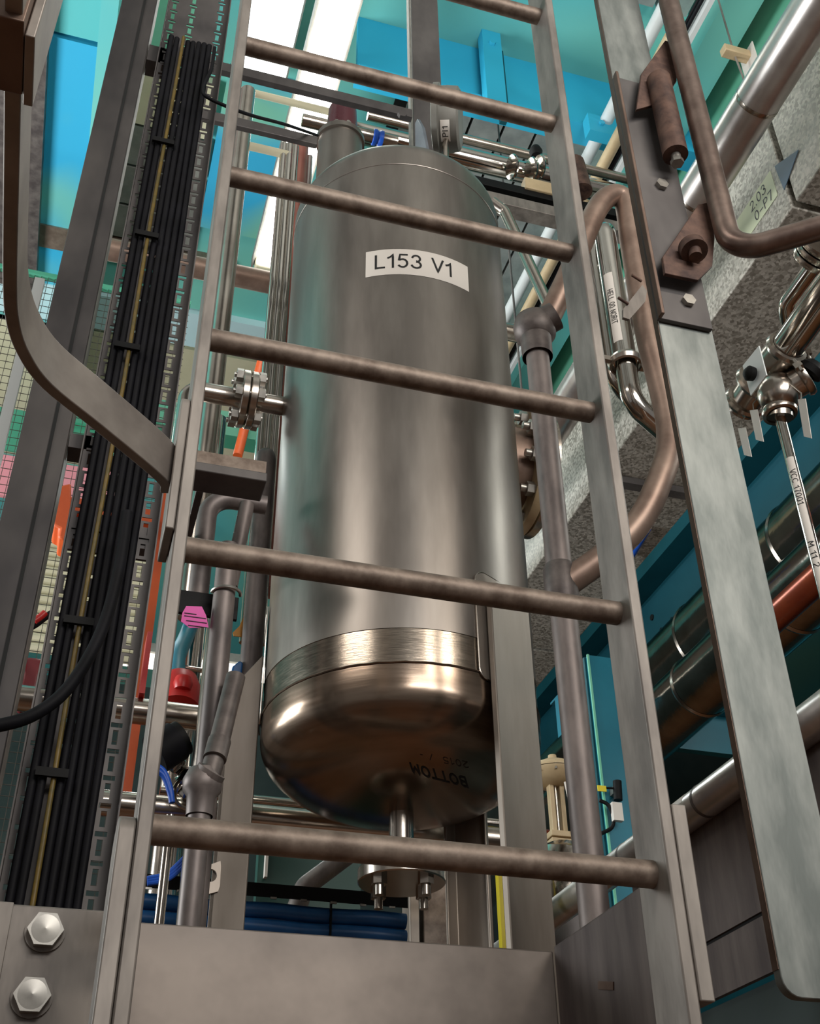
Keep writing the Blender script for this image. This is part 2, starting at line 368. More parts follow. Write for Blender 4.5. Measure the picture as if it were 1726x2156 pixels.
MB().box((.115, 1.62, 6.30), (.35, 2.20, 6.335)).build('diffuser', mat('panel_glow', (255, 255, 250), None, 0, .5, rvar=0, emit=(240, 252, 250), es=2.2), lm2, bevel=.005)
MB().cyl((.2, 1.9, 6.37), (.2, 1.9, 6.5), .008, 8).build('hanger', 'greytrim', lm2)
lm3 = thing('strip_lamp', 'short strip lamp above the dark rail, left of the ladder flange pipe', 'lamp', (.5, 5.6, 5.9))
MB().box((-.3, 5.75, 5.2), (1.1, 5.95, 5.26)).build('housing', 'greytrim', lm3)
MB().box((-.28, 5.77, 5.16), (1.08, 5.93, 5.2)).build('diffuser', mat('soft_glow', (255, 255, 250), None, 0, .5, rvar=0, emit=(255, 250, 236), es=2.2), lm3, bevel=.01)
MB().cyl((.3, 5.85, 5.26), (.3, 5.85, 6.5), .008, 8).build('hanger', 'greytrim', lm3)

# =================================================================== LADDER
LW = .494
def rung_z(k): return 1.97 + .3*k
lad = thing('ladder', 'galvanised steel ladder with round rungs standing in front of the tank', 'ladder', (LW/2, 0, 1.2))
zb = at(1450, 2108, -.03)[2]
MB().box((-.014, -.032, 1.2), (0, .032, 4.6)).build('stile', 'galv', lad, bevel=.002)
MB().box((LW, -.032, 1.2), (LW+.014, .032, 4.6)).build('stile', 'galv', lad, bevel=.002)
for k in range(-1, 9):
    MB().cyl((-.004, 0, rung_z(k)), (LW+.004, 0, rung_z(k)), .0138, 24).build('rung', 'rung', lad)
zs = at(1412, 1795, -.03)[2]
def splice(x0, x1, za, zbot, y0=-.034, y1=.034):
    mb = MB(); ym = (y0+y1)/2; n = 8; poly = [(x0, y0, zbot), (x0, y1, zbot)]
    poly += [(x0, ym+(y1-ym)*math.cos(a), za+(y1-ym)*.6*math.sin(a)) for a in [PI*i/n for i in range(n+1)]]
    return mb.prism(poly, (x1-x0, 0, 0))
MB().box((LW+.0142, -.033, zb), (LW+.030, .033, zs+.05)).build('splice_plate', 'galv', lad, bevel=.0015)
splice(-.029, -.0145, at(250, 1700, -.03)[2]-.02, 1.2).build('splice_plate', 'galv', lad, bevel=.0015)
splice(-.024, -.0145, at(385, 838, -.03)[2]-.01, at(350, 1115, -.03)[2]).build('hoop_foot', 'galv', lad, bevel=.0015)

# safety hoop: flat bar, leaves the left stile and comes forward past the camera
HZ = 2.335; hp = [(-.020, -.004), (-.030, -.030), (-.098, -.098), (-.150, -.148), (-.172, -.187), (-.182, -.227), (-.185, -.28), (-.186, -.42), (-.187, -.62), (-.187, -1.2)]
def flatbar(path, z0, z1, th, side):
    """vertical flat bar following a plan path"""
    P = [np.array(p, float) for p in path]; n = len(P); vs = []
    for i in range(n):
        t = P[min(i+1, n-1)]-P[max(i-1, 0)]; t /= np.linalg.norm(t); nn = np.array([-t[1], t[0]])*side
        for (o, z) in ((0, z0), (0, z1), (1, z1), (1, z0)): q = P[i]+nn*th*o; vs.append((q[0], q[1], z))
    fs = [(i*4+a, i*4+(a+1) % 4, (i+1)*4+(a+1) % 4, (i+1)*4+a) for i in range(n-1) for a in range(4)]
    return MB().add(vs, fs+[(0, 1, 2, 3), tuple((n-1)*4+a for a in (3, 2, 1, 0))])
def smooth2(p):
    return [tuple(q[:2]) for q in spline([(a, b, 0) for a, b in p], 5)]
hp = smooth2(hp)
hoop = tag(flatbar(hp, HZ, HZ+.052, .012, -1).build('cage_hoop', 'hoptop', bevel=.001),
           'wide flat bar hoop curving from the left ladder stile up past the left edge', 'hoop')
# upright strap of the cage, close to the camera at the left edge
cs = thing('cage_strap', 'upright strap of the cage at the far left top, pale inner face and brown edge', 'strap', (-.19, -.5, HZ))
zst = atX(60, 203, -.18)[2]
MB().box((-.184, -.52, zst), (-.177, -.462, 4.2)).build('flat_bar', 'hoptop', cs, bevel=.001)
MB().box((-.24, -.53, zst+.0), (-.1845, -.47, 4.2)).build('outer_bar', 'hoopdark', cs, bevel=.001)
q = atZ(90, 300, 6.40)
tag(MB().box((-2.2, 1.0, 6.40), (q[0], 3.95, 6.46)).build('ceiling_beam', 'galvplate'), 'dull grey deep beam at the far upper left beside the hoop', 'beam')

# =================================================================== LOWER BEAM AND PLATES
BY = .40
zt0 = at(280, 1940, BY)[2]
bm_ = thing('base_beam', 'broad plain galvanised beam across the bottom in front of the tank legs', 'beam', (.25, BY, 1.55))
xl, xr = zcol(0, 2000, BY)-.05, zcol(1165, 2010, BY)
MB().box((-.12, BY, 1.55), (xr, BY+.012, zt0)).build('web_plate', 'galvbeam', bm_, bevel=.002)
MB().box((-.12, BY+.012, 1.55), (xr-.004, BY+.07, 1.562)).box((-.12, BY+.012, zt0-.014), (xr-.004, BY+.06, zt0-.002)).build('flange', 'galvbeam', bm_)
gs = thing('side_plate', 'brown zinc plate joining the right end of the base beam', 'plate', (xr, .2, 1.5))
MB().box((xr, .09, 1.5), (xr+.012, BY-.001, zt0+.006)).build('plate', 'galvplate', gs, bevel=.003)
sl = at(1275, 2085, .0); sl = atX(1275, 2075, xr-.001)
MB().obox((xr-.0006, sl[1], sl[2]), (0, 1, .25), (1, 0, 0), (0, -.25, 1), .02, .001, .0045).build('scratch', 'hoopdark', gs)
lp = thing('bolted_plate', 'galvanised corner plate with two big hex bolts at the bottom left', 'plate', (-.14, .1, 1.6))
PY = .12
x0, x1 = zcol(2, 2000, PY), zcol(178, 1930, PY)+.03
ztp = at(60, 1905, PY)[2]
MB().box((x0, PY, 1.5), (x1, PY+.012, ztp)).build('plate', 'galv', lp, bevel=.002)
MB().box((x0-.012, PY-.002, 1.5), (x0+.004, PY+.05, ztp+.001)).build('flange', 'galv', lp, bevel=.001)
for (px, py) in ((95, 1963), (67, 2100)):
    p = at(px, py, PY)
    bl = MB().lathe([(.0185, 0), (.0185, -.003)], p, (0, 1, 0), 28).build('washer', 'galv', lp)
    MB().hexa(p-np.array([0, .003, 0]), (0, -1, 0), .0165, .010).lathe([(.0128, .0131), (.0, .0142)], p, (0, -1, 0), 24, False).build('bolt', 'bolt', lp, bevel=.001)

# =================================================================== RIGHT GATE POST AND GATE
GY = -.05
pa, pb = zcol(1461, 1078, GY), zcol(1584, 1078, GY)
gp = thing('gate_post', 'broad pale galvanised flat post leaning over the right side', 'post', (pa+.04, GY, 1.8))
zg = at(1665, 2100, GY)[2]
poly = [(pa, GY, 3.6), (pb, GY, 3.6), (pb, GY, zg)] + [(pa+.018-.018*math.cos(a), GY, zg+.018-.018*math.sin(a)) for a in [PI/2*(1-i/5) for i in range(6)]]
MB().prism(poly, (0, .012, 0)).build('flat_bar', 'galvpost', gp, bevel=.001)
MB().box((pa-.0008, GY+.0015, zg+.025), (pa-.0001, GY+.0115, 3.6)).build('raw_edge', 'hoopdark', gp)
MB().box((pb-.022, GY+.012, 1.95), (pb+.002, GY+.02, 3.6)).build('back_strip', 'galvpost', gp)
ha = thing('hinge_bracket', 'dark bolted angle plate carrying the gate hinges on the post', 'bracket', (pa+.03, GY-.01, 2.6))
HYp = GY-.008
q0, q1, q2, q3 = at(1297, 165, HYp), at(1345, 175, HYp), at(1500, 690, HYp), at(1388, 672, HYp)
zlo, zhi = (q2[2]+q3[2])/2, at(1310, 165, HYp)[2]
xa, xb = at(1388, 672, HYp)[0], at(1500, 690, HYp)[0]
MB().box((xa, HYp, zlo), (xb, HYp+.007, zhi)).build('plate', 'galvdark', ha, bevel=.001)
MB().box((xa-.001, HYp-.010, zlo), (xa+.004, HYp+.001, zhi)).build('edge_flange', 'hoopdark', ha, bevel=.001)
for (px, py) in ((1447, 636), (1391, 392)):
    p = at(px, py, HYp)
    MB().hexa(p, (0, -1, 0), .010, .007).build('bolt', 'bolt', ha, bevel=.0008)
# gate: bent tube with hinge ears and spring
GT = -.10
g = thing('safety_gate', 'brown bent tube gate hanging on the right post', 'gate', at(1500, 500, GT))
gpts = [at(1428, -260, GT), at(1430, 0, GT), at(1440, 120, GT), at(1517, 480, GT), at(1560, 530, GT), atX(1640, 505, at(1600, 520, GT)[0]+.03), ]
pc = at(1520, 470, GT); e1 = np.array([pc[0]+.062, GT-.02, pc[2]-.022]); 
vt = [at(1425, -330, GT), at(1430, 60, GT), at(1527, 525, GT)]
ztp_ = at(1425, -330, GT)
xg = (vt[1][0]+vt[2][0])/2
xg = at(1482, 300, GT)[0]; corner = np.array([xg, GT, at(1545, 535, GT)[2]])
out = corner + np.array([.20, -.16, 0])
MB().tube(fillet([(xg, GT, 4.6), corner, out], .045, 10), .0170, 24).build('frame_tube', 'gate', g)
def ear(pts, th, mt, nm, par, Yf):
    P = [at(x, y, Yf) for x, y in pts]; return MB().prism(P, (0, th, 0)).build(nm, mt, par, bevel=.001)
ear([(1350, 155), (1400, 85), (1420, 90), (1425, 170), (1395, 215), (1340, 230)], .006, 'rust', 'hinge_ear', g, GT+.02)
ear([(1395, 540), (1470, 430), (1495, 425), (1505, 500), (1500, 560), (1470, 590), (1400, 575)], .006, 'rust', 'hinge_ear', g, GT+.02)
c0, c1 = at(1385, 165, GT+.01), at(1425, 325, GT+.01); cx = (c0[0]+c1[0])/2
MB().cyl((c0[0]+.002, GT+.012, c0[2]), (c0[0]+.002, GT+.012, c1[2]), .0190, 24).build('spring_barrel', 'rust', g, bevel=.001)
MB().cyl((c0[0]+.002, GT+.012, c1[2]), (c0[0]+.002, GT+.012, c1[2]-.012), .0075, 16).cyl((c0[0]+.002, GT+.012, c1[2]-.012), (c0[0]+.002, GT+.012, c1[2]-.02), .010, 6).build('hinge_pin', 'bolt', g)
k = at(1462, 530, GT+.005)
MB().lathe([(.010, 0), (.019, 0), (.019, .016), (.010, .016)], k, (0, 0.3, 1), 24).build('hinge_eye', 'rust', g)
MB().cyl(k-np.array([0, 0, .010]), k+np.array([0, 0, .022]), .009, 16).build('hinge_pin', 'rust', g)

# =================================================================== LEFT COLUMN
CY = .5
xa_, xb_ = zcol(22, 1000, CY), zcol(128, 1000, CY)
cl = thing('steel_column', 'dark galvanised channel column on the left leaning to the upper right', 'column', ((xa_+xb_)/2, CY, 0))
MB().box((xa_, CY, 0), (xb_, CY+.012, ZC)).build('web', 'coldark', cl, bevel=.002)
MB().box((xb_-.010, CY+.012, 0), (xb_, CY+.09, ZC)).box((xa_, CY+.012, 0), (xa_+.010, CY+.09, ZC)).build('flange', 'galv', cl)
MB().box((xa_+.045, CY-.003, 0), (xa_+.05, CY-.0005, ZC)).build('seam', 'groove', cl)
MB().box((xb_+.001, CY+.02, at(300, 105, CY)[2]), (xb_+.06, CY+.06, at(300, 90, CY)[2]+.03)).box((xb_+.001, CY+.02, at(150, 925, CY)[2]), (xb_+.05, CY+.06, at(150, 895, CY)[2])).build('cleat', 'galvdark', cl)

# =================================================================== CABLE TRAY AND CABLES
TY = .5
tr = thing('cable_tray', 'perforated galvanised cable tray standing upright behind the cables', 'cable tray', (-.07, TY+.02, 1.2))
tx0, tx1 = zcol(222, 700, TY), zcol(388, 700, TY)
cols = [zcol(238, 700, TY), zcol(290, 700, TY), zcol(367, 700, TY)]
per = .0391
zs0, zs1 = 1.8, 4.75
def perforated(xs_cols, X0, X1, z0, z1, y, th):
    mb = MB(); xe = [X0]
    for c in xs_cols: xe += [c-.0080, c-.0038, c+.0038, c+.0080]
    xe.append(X1); n = int((z1-z0)/per); ze = [z0]
    for i in range(n):
        b = z0+i*per; ze += [b+.0025, b+.0245, b+.0285, b+.0355]
    ze.append(z1)
    hole = set()
    for i in range(n):
        for c in range(len(xs_cols)):
            hole.add((2+4*c, 1+4*i))
            for q in (1, 2, 3): hole.add((q+4*c, 3+4*i))
    nx, nz = len(xe), len(ze); vs = []; 
    for yy in (y, y+th):
        for zz in ze:
            for xx in xe: vs.append((xx, yy, zz))
    fs = []; id_ = lambda i, j, k: k*nx*nz + j*nx + i
    solid = lambda i, j: 0 <= i < nx-1 and 0 <= j < nz-1 and (i, j) not in hole
    for j in range(nz-1):
        for i in range(nx-1):
            if not solid(i, j): continue
            fs.append((id_(i,j,0), id_(i+1,j,0), id_(i+1,j+1,0), id_(i,j+1,0)))
            fs.append((id_(i,j,1), id_(i,j+1,1), id_(i+1,j+1,1), id_(i+1,j,1)))
            for (di, dj, a, b) in ((-1,0,(i,j),(i,j+1)), (1,0,(i+1,j),(i+1,j+1)), (0,-1,(i,j),(i+1,j)), (0,1,(i,j+1),(i+1,j+1))):
                if not solid(i+di, j+dj): fs.append((id_(*a,0), id_(*b,0), id_(*b,1), id_(*a,1)))
    return mb.add(vs, fs)
perforated(cols, tx0, tx1, zs0, zs1, TY+.02, .0015).build('perforated_sheet', 'galvdark', tr)
MB().box((tx1, TY-.012, zs0), (tx1+.002, TY+.022, zs1)).box((tx0-.002, TY-.012, zs0), (tx0, TY+.022, zs1)).build('side_rail', 'galvdark', tr)
MB().box((tx0, TY+.023, 4.28), (tx1, TY+.06, 4.32)).box((tx0, TY+.023, 2.6), (tx1, TY+.06, 2.64)).build('cross_bracket', 'galvdark', tr)
# vertical cables
cpx = [(246, .0058), (261, .0058), (292, .0057), (306.5, .0057), (321, .0057), (335.5, .0057), (350, .0057)]
CORD = ['leftmost of seven', 'second from the left of seven', 'just right of the thin yellow cable', 'middle one of the wide black group', 'third from the right of seven', 'second from the right of seven', 'rightmost of seven, nearest the slotted edge']
zc_top = at(400, 85, TY)[2]
for i, (px, r) in enumerate(cpx):
    x = zcol(px, 700, TY-.002); pts = []
    for j in range(24):
        z = 1.75 + (zc_top-1.75)*j/23
        pts.append((x + .0003*math.sin(j*1.3+i*2.1) - max(0, (2.9-z))*.003, TY+.003+.002*math.sin(j*.8+i), z))
    tag(MB().tube(spline(pts, 2), r, 12).build('black_cable', 'black'),
        'thick black cable on the upright tray, '+CORD[i], 'cable', 'black cables on the upright tray')
x = zcol(277, 700, TY-.01)
tag(MB().tube(spline([(x + .0012*math.sin(j), TY-.004, 1.75+(zc_top-1.75)*j/15) for j in range(16)], 2), .0036, 10).build('earth_cable', 'yellowcable'),
    'thin yellow and green earth cable running among the black cables', 'cable')
for j, z in enumerate((at(300, 300, TY)[2], at(300, 505, TY)[2], at(280, 745, TY)[2], at(150, 1320, TY)[2], at(90, 1640, TY)[2])):
    tag(MB().box((zcol(246, 700, TY), TY-.013, z), (zcol(300, 700, TY), TY-.007, z+.012)).build('cable_tie', 'blackp'),
        ['black cable tie round the left cables, highest of five', 'black cable tie round the left cables, second from the top', 'black cable tie just above the hoop on the left cables',
         'black cable tie just below the hoop on the cable bundle', 'lowest black cable tie on the left cables'][j], 'cable tie')
tag(MB().tube(spline([at(268, 1080, .44), at(250, 1200, .43), at(213, 1330, .42), at(150, 1440, .41), at(80, 1500, .40), at(0, 1527, .38), at(-120, 1540, .36)], 6), .0085, 14).build('loose_cable', 'black'),
    'thick black cable bending away to the left across the bundle', 'cable')
tag(MB().tube(spline([at(452, 100, .47), at(445, 145, .47), at(428, 185, .47), at(440, 207, .46), at(520, 240, .5), at(600, 262, .62), at(668, 285, .8)], 6), .0038, 10).build('thin_cable', 'black'),
    'thin dark cable leaving the tray top and crossing to the relief valve', 'cable')

# =================================================================== TANK
TX, TYc, TR = .478, .827, .25
ZW, ZT = 2.496, 3.764      # lower and upper weld
tank = thing('pressure_tank', 'upright brushed stainless steel tank with domed ends behind the ladder', 'tank', (TX, TYc, 2.33))
ZB = 2.561
MB().lathe([(TR, ZB), (TR, 2.9), (TR, 3.3), (TR, ZT)], (TX, TYc, 0), seg=128, cap=False).build('shell', 'tank', tank)
MB().lathe([(TR-.0012, ZW+.002), (TR-.0012, ZB), (TR, ZB+.0005)], (TX, TYc, 0), seg=128, cap=False).build('ground_band', 'band', tank)
HD = .125; SF = 2.458   # straight flange down to SF, then ellipsoid
prof = [(TR+.0004, ZW-.002), (TR+.0004, SF)] + [(TR*math.cos(a), SF-HD*math.sin(a)) for a in [PI/2*i/28 for i in range(1, 28)]] + [(.001, SF-HD)]
MB().lathe(prof, (TX, TYc, 0), seg=128, cap=False).build('bottom_head', 'head', tank)
mb = MB(); rnd = random.Random(3)
pts = [(TX+(TR+.0004)*math.cos(a), TYc+(TR+.0004)*math.sin(a), ZW+.0004*math.sin(a*37)+.0007*rnd.random()) for a in [2*PI*i/220 for i in range(220)]]
mb.tube(pts, .0022, 6, close=True).build('weld_bead', 'head', tank)
topp = [(TR, ZT), (TR, ZT+.045)] + [(TR*math.cos(a), ZT+.045+HD*math.sin(a)) for a in [PI/2*i/24 for i in range(1, 24)]] + [(.001, ZT+.045+HD)]
MB().lathe(topp, (TX, TYc, 0), seg=128, cap=False).build('top_head', 'tank', tank)
pts = [(TX+TR*math.cos(a), TYc+TR*math.sin(a), ZT) for a in [2*PI*i/200 for i in range(200)]]
MB().tube(pts, .0013, 6, close=True).build('weld_bead', 'tank', tank)
# label on the shell
def tank_ang(px, py, R=TR):
    d = ray(px, py); o = CAM[:2]-np.array([TX, TYc]); a = d[:2]@d[:2]; b = 2*o@d[:2]; c = o@o-R*R
    t = (-b-math.sqrt(max(b*b-4*a*c, 0)))/2/a; P = CAM+d*t; return math.atan2(P[0]-TX, -(P[1]-TYc)), P[2]
aL, _ = tank_ang(770, 550); aR, _ = tank_ang(986, 600)
_, z1_ = tank_ang(852, 525); _, z0_ = tank_ang(850, 578)
def onshell(a, z, dr): return (TX+(TR+dr)*math.sin(a), TYc-(TR+dr)*math.cos(a), z)
mb = MB(); n = 16
vs = [onshell(aL+(aR-aL)*i/n, z, .0006) for i in range(n+1) for z in (z0_, z1_)]
lb = mb.add(vs, [(2*i, 2*i+2, 2*i+3, 2*i+1) for i in range(n)]).build('name_label', 'label', tank); tag(lb, 'white curved label reading L153 V1')
aT0, _ = tank_ang(787, 550); aT1, _ = tank_ang(953, 570)
am = (aT0+aT1)/2; tw = (aT1-aT0)*TR; zm = (z0_+z1_)/2
_t = text('label_lettering', 'L153 V1', .0375, 'ink', lb, lambda x, y: onshell(am+x/TR, zm+.002+y, .0012))
# handwriting on the bottom head
def head_hit(px, py):
    d = ray(px, py); best = None
    o = CAM-np.array([TX, TYc, SF]); S = np.array([1/TR, 1/TR, 1/HD]); oo, dd = o*S, d*S
    a, b, c = dd@dd, 2*oo@dd, oo@oo-1; t = (-b-math.sqrt(max(b*b-4*a*c, 0)))/2/a; return CAM+d*t
def head_map(cpx, left, up, sx, sy):
    """flat text drawn on the underside: left/up are pixel offsets for the text's own axes"""
    def f(x, y):
        px = cpx[0]+left[0]*x/sx+up[0]*y/sy; py = cpx[1]+left[1]*x/sx+up[1]*y/sy
        P = head_hit(px, py); n = (P-np.array([TX, TYc, SF]))*np.array([1/TR**2, 1/TR**2, 1/HD**2]); return P+n/np.linalg.norm(n)*.0006
    return f
text('handwriting', 'BOTTOM', 1.0, 'ink', tank, head_map((924, 1632), (-24, -6.2), (6, 20), 1.0, 1.0), bold=.03)
text('handwriting', '2015  / -', 1.0, 'inkfaint', tank, head_map((935, 1600), (-20, -4.2), (3, 13), 1.0, 1.0), bold=-.02)
# bottom outlet
zf = at(842, 1846, TYc)[2]
MB().cyl((TX, TYc, SF-HD+.004), (TX, TYc, zf+.01), .0215, 32).build('outlet_pipe', 'satin', tank)
fl = MB().lathe([(.022, .02), (.04, .02), (.072, .012), (.074, .010), (.074, -.010), (.072, -.012), (.0, -.012)], (TX, TYc, zf), seg=56, cap=False).build('outlet_flange', 'satin', tank)
for i in range(4):
    a = PI/4+i*PI/2-.25; p = np.array([TX+.054*math.cos(a), TYc+.054*math.sin(a), zf-.012])
    MB().hexa(p, (0, 0, -1), .0135, .013).cyl(p-np.array([0, 0, .013]), p-np.array([0, 0, .030]), .0078, 12).build('flange_bolt', 'satin', fl)
# legs: flat faced channels welded on rounded pads
def leg(ang, wdt, name_lab, zt_in, zt_out):
    n = np.array([math.sin(ang), -math.cos(ang), 0]); tdir = np.array([math.cos(ang), math.sin(ang), 0])
    c = np.array([TX, TYc, 0]) + n*(TR+.004)
    lg = MB()
    z0 = 1.7
    prof = [(-wdt/2, 0), (-wdt/2, .012), (wdt/2, .012), (wdt/2, -.03), (wdt/2-.006, -.03), (wdt/2-.006, .006), (-wdt/2+.006, .006), (-wdt/2+.005, 0)]
    vs = []
    for (u, v) in prof:
        for top in (0, 1):
            z = z0 if not top else (zt_in if v > .01 else zt_out)
            q = c + tdir*u + n*v; vs.append((q[0], q[1], z if not top else z))
    m_ = len(prof)
    fs = [(2*i, 2*((i+1) % m_), 2*((i+1) % m_)+1, 2*i+1) for i in range(m_)]
    lg.add(vs, fs + [(1, 3, 5, 7, 9, 11, 13, 15), (14, 12, 10, 8, 6, 4, 2, 0)])
    L = lg.build('leg', 'leg', tank, bevel=.002)
    # pad plate following the shell with rounded corners
    w2 = (wdt/2+.014)/TR; zl, zh = ZW-.012, zt_out+.03; rc = .02; bd = []
    for (sx, zc_, a0) in ((1, zl+rc, -PI/2), (1, zh-rc, 0), (-1, zh-rc, PI/2), (-1, zl+rc, PI)):
        for k2 in range(6):
            a = a0+PI/2*k2/5; u = sx*(w2*TR-rc)+rc*math.cos(a); bd.append((u, zc_+rc*math.sin(a)))
    def sh(u, z, dr): return onshell(ang+u/TR, z, dr)
    mb = MB(); nb = len(bd); ctr = [sh(0, (zl+zh)/2, .004)]
    vs = [sh(u*s_, (zl+zh)/2+(z-(zl+zh)/2)*s_, .004) for s_ in (.5, 1) for u, z in bd] + [sh(u, z, 0) for u, z in bd] + ctr
    fs = [(k3, (k3+1) % nb, nb+(k3+1) % nb, nb+k3) for k3 in range(nb)] + [(nb+k3, nb+(k3+1) % nb, 2*nb+(k3+1) % nb, 2*nb+k3) for k3 in range(nb)] + [(3*nb, (k3+1) % nb, k3) for k3 in range(nb)]
    pad = mb.add(vs, fs).build('leg_pad', 'leg', tank)
    MB().tube([sh(u, z, .003) for u, z in bd], .0016, 6, close=True).build('weld_bead', 'satin', pad)
    return L
A0 = math.atan2(.549, 1.861)      # bearing of the tank axis seen from the camera
leg(math.radians(47)-A0, .108, '', 2.665, 2.665)
leg(math.radians(150)-A0, .075, '', 2.62, 2.62)
# left leg: angle whose broad face stands out radially from the shell
dl = np.array([-math.cos(A0), math.sin(A0), 0]); dn = np.array([math.sin(A0), math.cos(A0), 0]); c = np.array([TX, TYc, 0])
zi, zo = 2.62, 2.545
q_ = [c+dl*(TR+.001)+np.array([0, 0, 2.475]), c+dl*(TR+.001)+np.array([0, 0, zi]), c+dl*(TR+.060)+np.array([0, 0, zo]), c+dl*(TR+.060)+np.array([0, 0, 1.7]), c+dl*(TR+.003)+np.array([0, 0, 1.7])]
MB().prism([p_-dn*.05 for p_ in q_], dn*.008).prism([p_-dn*.05+dl*0 for p_ in (q_[2], q_[3], q_[3]-dl*.008, q_[2]-dl*.008)], dn*.06).build('leg', 'leg', tank, bevel=.0015)
al = -PI/2-A0
bd = [(-.055, 2.45), (-.02, 2.45), (.0, 2.47), (.0, 2.64), (-.055, 2.62)]
def sh2(u, z, dr): return onshell(al+.19-u/TR*-1+.0, z, dr)
mb = MB(); rr = []
for u0 in range(6): rr += [onshell(al+.02+.045*u0, 2.47+(.012 if u0 < 5 else .03), .004), onshell(al+.02+.045*u0, 2.665+.01*u0, .004)]
mb.add(rr, [(2*i, 2*i+2, 2*i+3, 2*i+1) for i in range(5)])
pad = mb.build('leg_pad', 'leg', tank)
MB().tube([rr[0], rr[2], rr[4], rr[6], rr[8], rr[10], rr[11], rr[9], rr[7], rr[5], rr[3], rr[1]], .0016, 6).build('weld_bead', 'satin', pad)
# lug with hole welded on the left leg
ctr = at(440, 1845, .86)
lu = MB()
for (a, b) in ((0, 1),):
    outer = [at(x, y, .86) for x, y in ((466, 1812), (432, 1824), (419, 1860), (422, 1876), (432, 1884), (462, 1876))]
    hc = at(443, 1843, .86); rh = .0105; nh = 24
    ring = [hc + rh*np.array([math.cos(t), 0, math.sin(t)]) for t in [2*PI*i/nh for i in range(nh)]]
    def outer_at(t):
        d = np.array([math.cos(t), math.sin(t)]); best = 1e9
        for i in range(len(outer)):
            p, q = outer[i]-hc, outer[(i+1) % len(outer)]-hc; p, q = p[[0, 2]], q[[0, 2]]; e = q-p
            D = d[0]*(-e[1])+e[0]*d[1]
            if abs(D) < 1e-12: continue
            s_ = (p[0]*(-e[1])+e[0]*p[1])/D; u_ = (d[0]*p[1]-d[1]*p[0])/D
            if s_ > 0 and -1e-6 <= u_ <= 1+1e-6: best = min(best, s_)
        return hc+np.array([d[0]*best, 0, d[1]*best])
    og = [outer_at(2*PI*i/nh) for i in range(nh)]
    th = np.array([0, .006, 0])
    vs = ring+og+[p+th for p in ring]+[p+th for p in og]
    fs = []
    for i in range(nh):
        j = (i+1) % nh; fs += [(i, j, nh+j, nh+i), (2*nh+i, 3*nh+i, 3*nh+j, 2*nh+j), (i, 2*nh+i, 2*nh+j, j), (nh+i, nh+j, 3*nh+j, 3*nh+i)]
    lu.add(vs, fs)
lu.build('lifting_lug', 'leg', tank)
# top fittings
p = at(715, 330, 1.05); zn0, zn1 = ZT+.06, at(715, 292, 1.05)[2]
xn = TX-.10; yn = TYc+.12
pn = None
for yy in np.arange(.85, 1.3, .01):
    q = at(716, 300, yy)
    if abs(q[0]-xn) < .02: pn = q
xn, yn = at(716, 300, .98)[0], .98; zn1 = at(716, 296, .98)[2]
MB().lathe([(.062, ZT+.03), (.062, zn1-.02), (.068, zn1-.018), (.068, zn1), (0, zn1)], (xn, yn, 0), seg=48, cap=False).build('top_nozzle', 'tank', tank)
rv = thing('relief_valve', 'dark red domed valve cap on the nozzle at the tank top', 'valve', (xn+.002, yn, zn1))
zr = at(720, 228, .98)[2]
MB().lathe([(.030, zn1), (.041, zn1+.012), (.043, (zn1+zr)/2), (.040, zr-.014), (.026, zr), (0, zr+.002)], (xn+.004, yn, 0), seg=32, cap=False).build('cap', 'maroon', rv)
for i in range(8):
    a = 2*PI*i/8+.2
    MB().cyl((xn+.004+.043*math.cos(a), yn+.043*math.sin(a), zn1+.03), (xn+.004+.047*math.cos(a), yn+.047*math.sin(a), zn1+.03), .007, 10).build('bolt', 'bolt', rv)
MB().lathe([(.048, zn1+.001), (.048, zn1+.008), (.03, zn1+.009)], (xn+.004, yn, 0), seg=32).build('base_ring', 'maroon', rv)
# lifting lug on the top head (thin plate seen edge on)
lx = at(893, 322, .72)
poly = [(lx[0], .66, ZT+.06), (lx[0], .80, ZT+.10), (lx[0], .79, at(885, 262, .79)[2]), (lx[0], .77, at(885, 252, .77)[2]), (lx[0], .73, at(895, 270, .73)[2])]
MB().prism(poly, (.008, 0, 0)).build('lifting_lug', 'bluegrey', tank, bevel=.001)
# pressure gauge
GK = 1.42; gc = at(938, 252, .74)
gg = thing('pressure_gauge', 'round grey pressure gauge seen from the side on the tank top', 'gauge', at(935, 322, .86))
ax = np.array([-1, .42, .10]); ax /= np.linalg.norm(ax)
MB().lathe([(r_*GK, h_*GK) for r_, h_ in ((.052, -.028), (.058, -.024), (.060, -.006), (.060, .008), (.066, .010), (.066, .020), (.058, .022))], gc, ax, 40).build('case', 'greytrim', gg)
MB().lathe([(.056*GK, .0225*GK), (.0, .0235*GK)], gc, ax, 32, False).build('glass', 'glass', gg)
sb = at(930, 325, .86)
MB().tube([gc-np.array([0, 0, .08]), (gc[0]-.003, .745, gc[2]-.11), (gc[0]-.006, .75, ZT+.10)], .009, 12).build('stem', 'satin', gg)
def gauge_label(dv, w, h, body, nm):
    # label strip on the barrel facing the camera
    tc = CAM-gc; tc -= ax*(tc@ax); tc /= np.linalg.norm(tc); sd = np.cross(ax, tc)
    if sd[2] < 0: sd = -sd
    def f(u, v, dr=.0): return gc + ax*(-.006+u) + (.0612*GK+dr)*(math.cos((v+dv)/.06)*tc + math.sin((v+dv)/.06)*sd)
    mb = MB(); n = 8
    L = mb.add([f(u, -h/2+h*i/n) for i in range(n+1) for u in (-w/2, w/2)], [(2*i, 2*i+1, 2*i+3, 2*i+2) for i in range(n)]).build('tag_label', 'label', gg)
    text('label_lettering', body, .013, 'ink', L, lambda x, y: f(y, x, .0006))
gauge_label(-.020, .024, .040, 'PI1', 'a')
gauge_label(.040, .024, .03, '5', 'b')

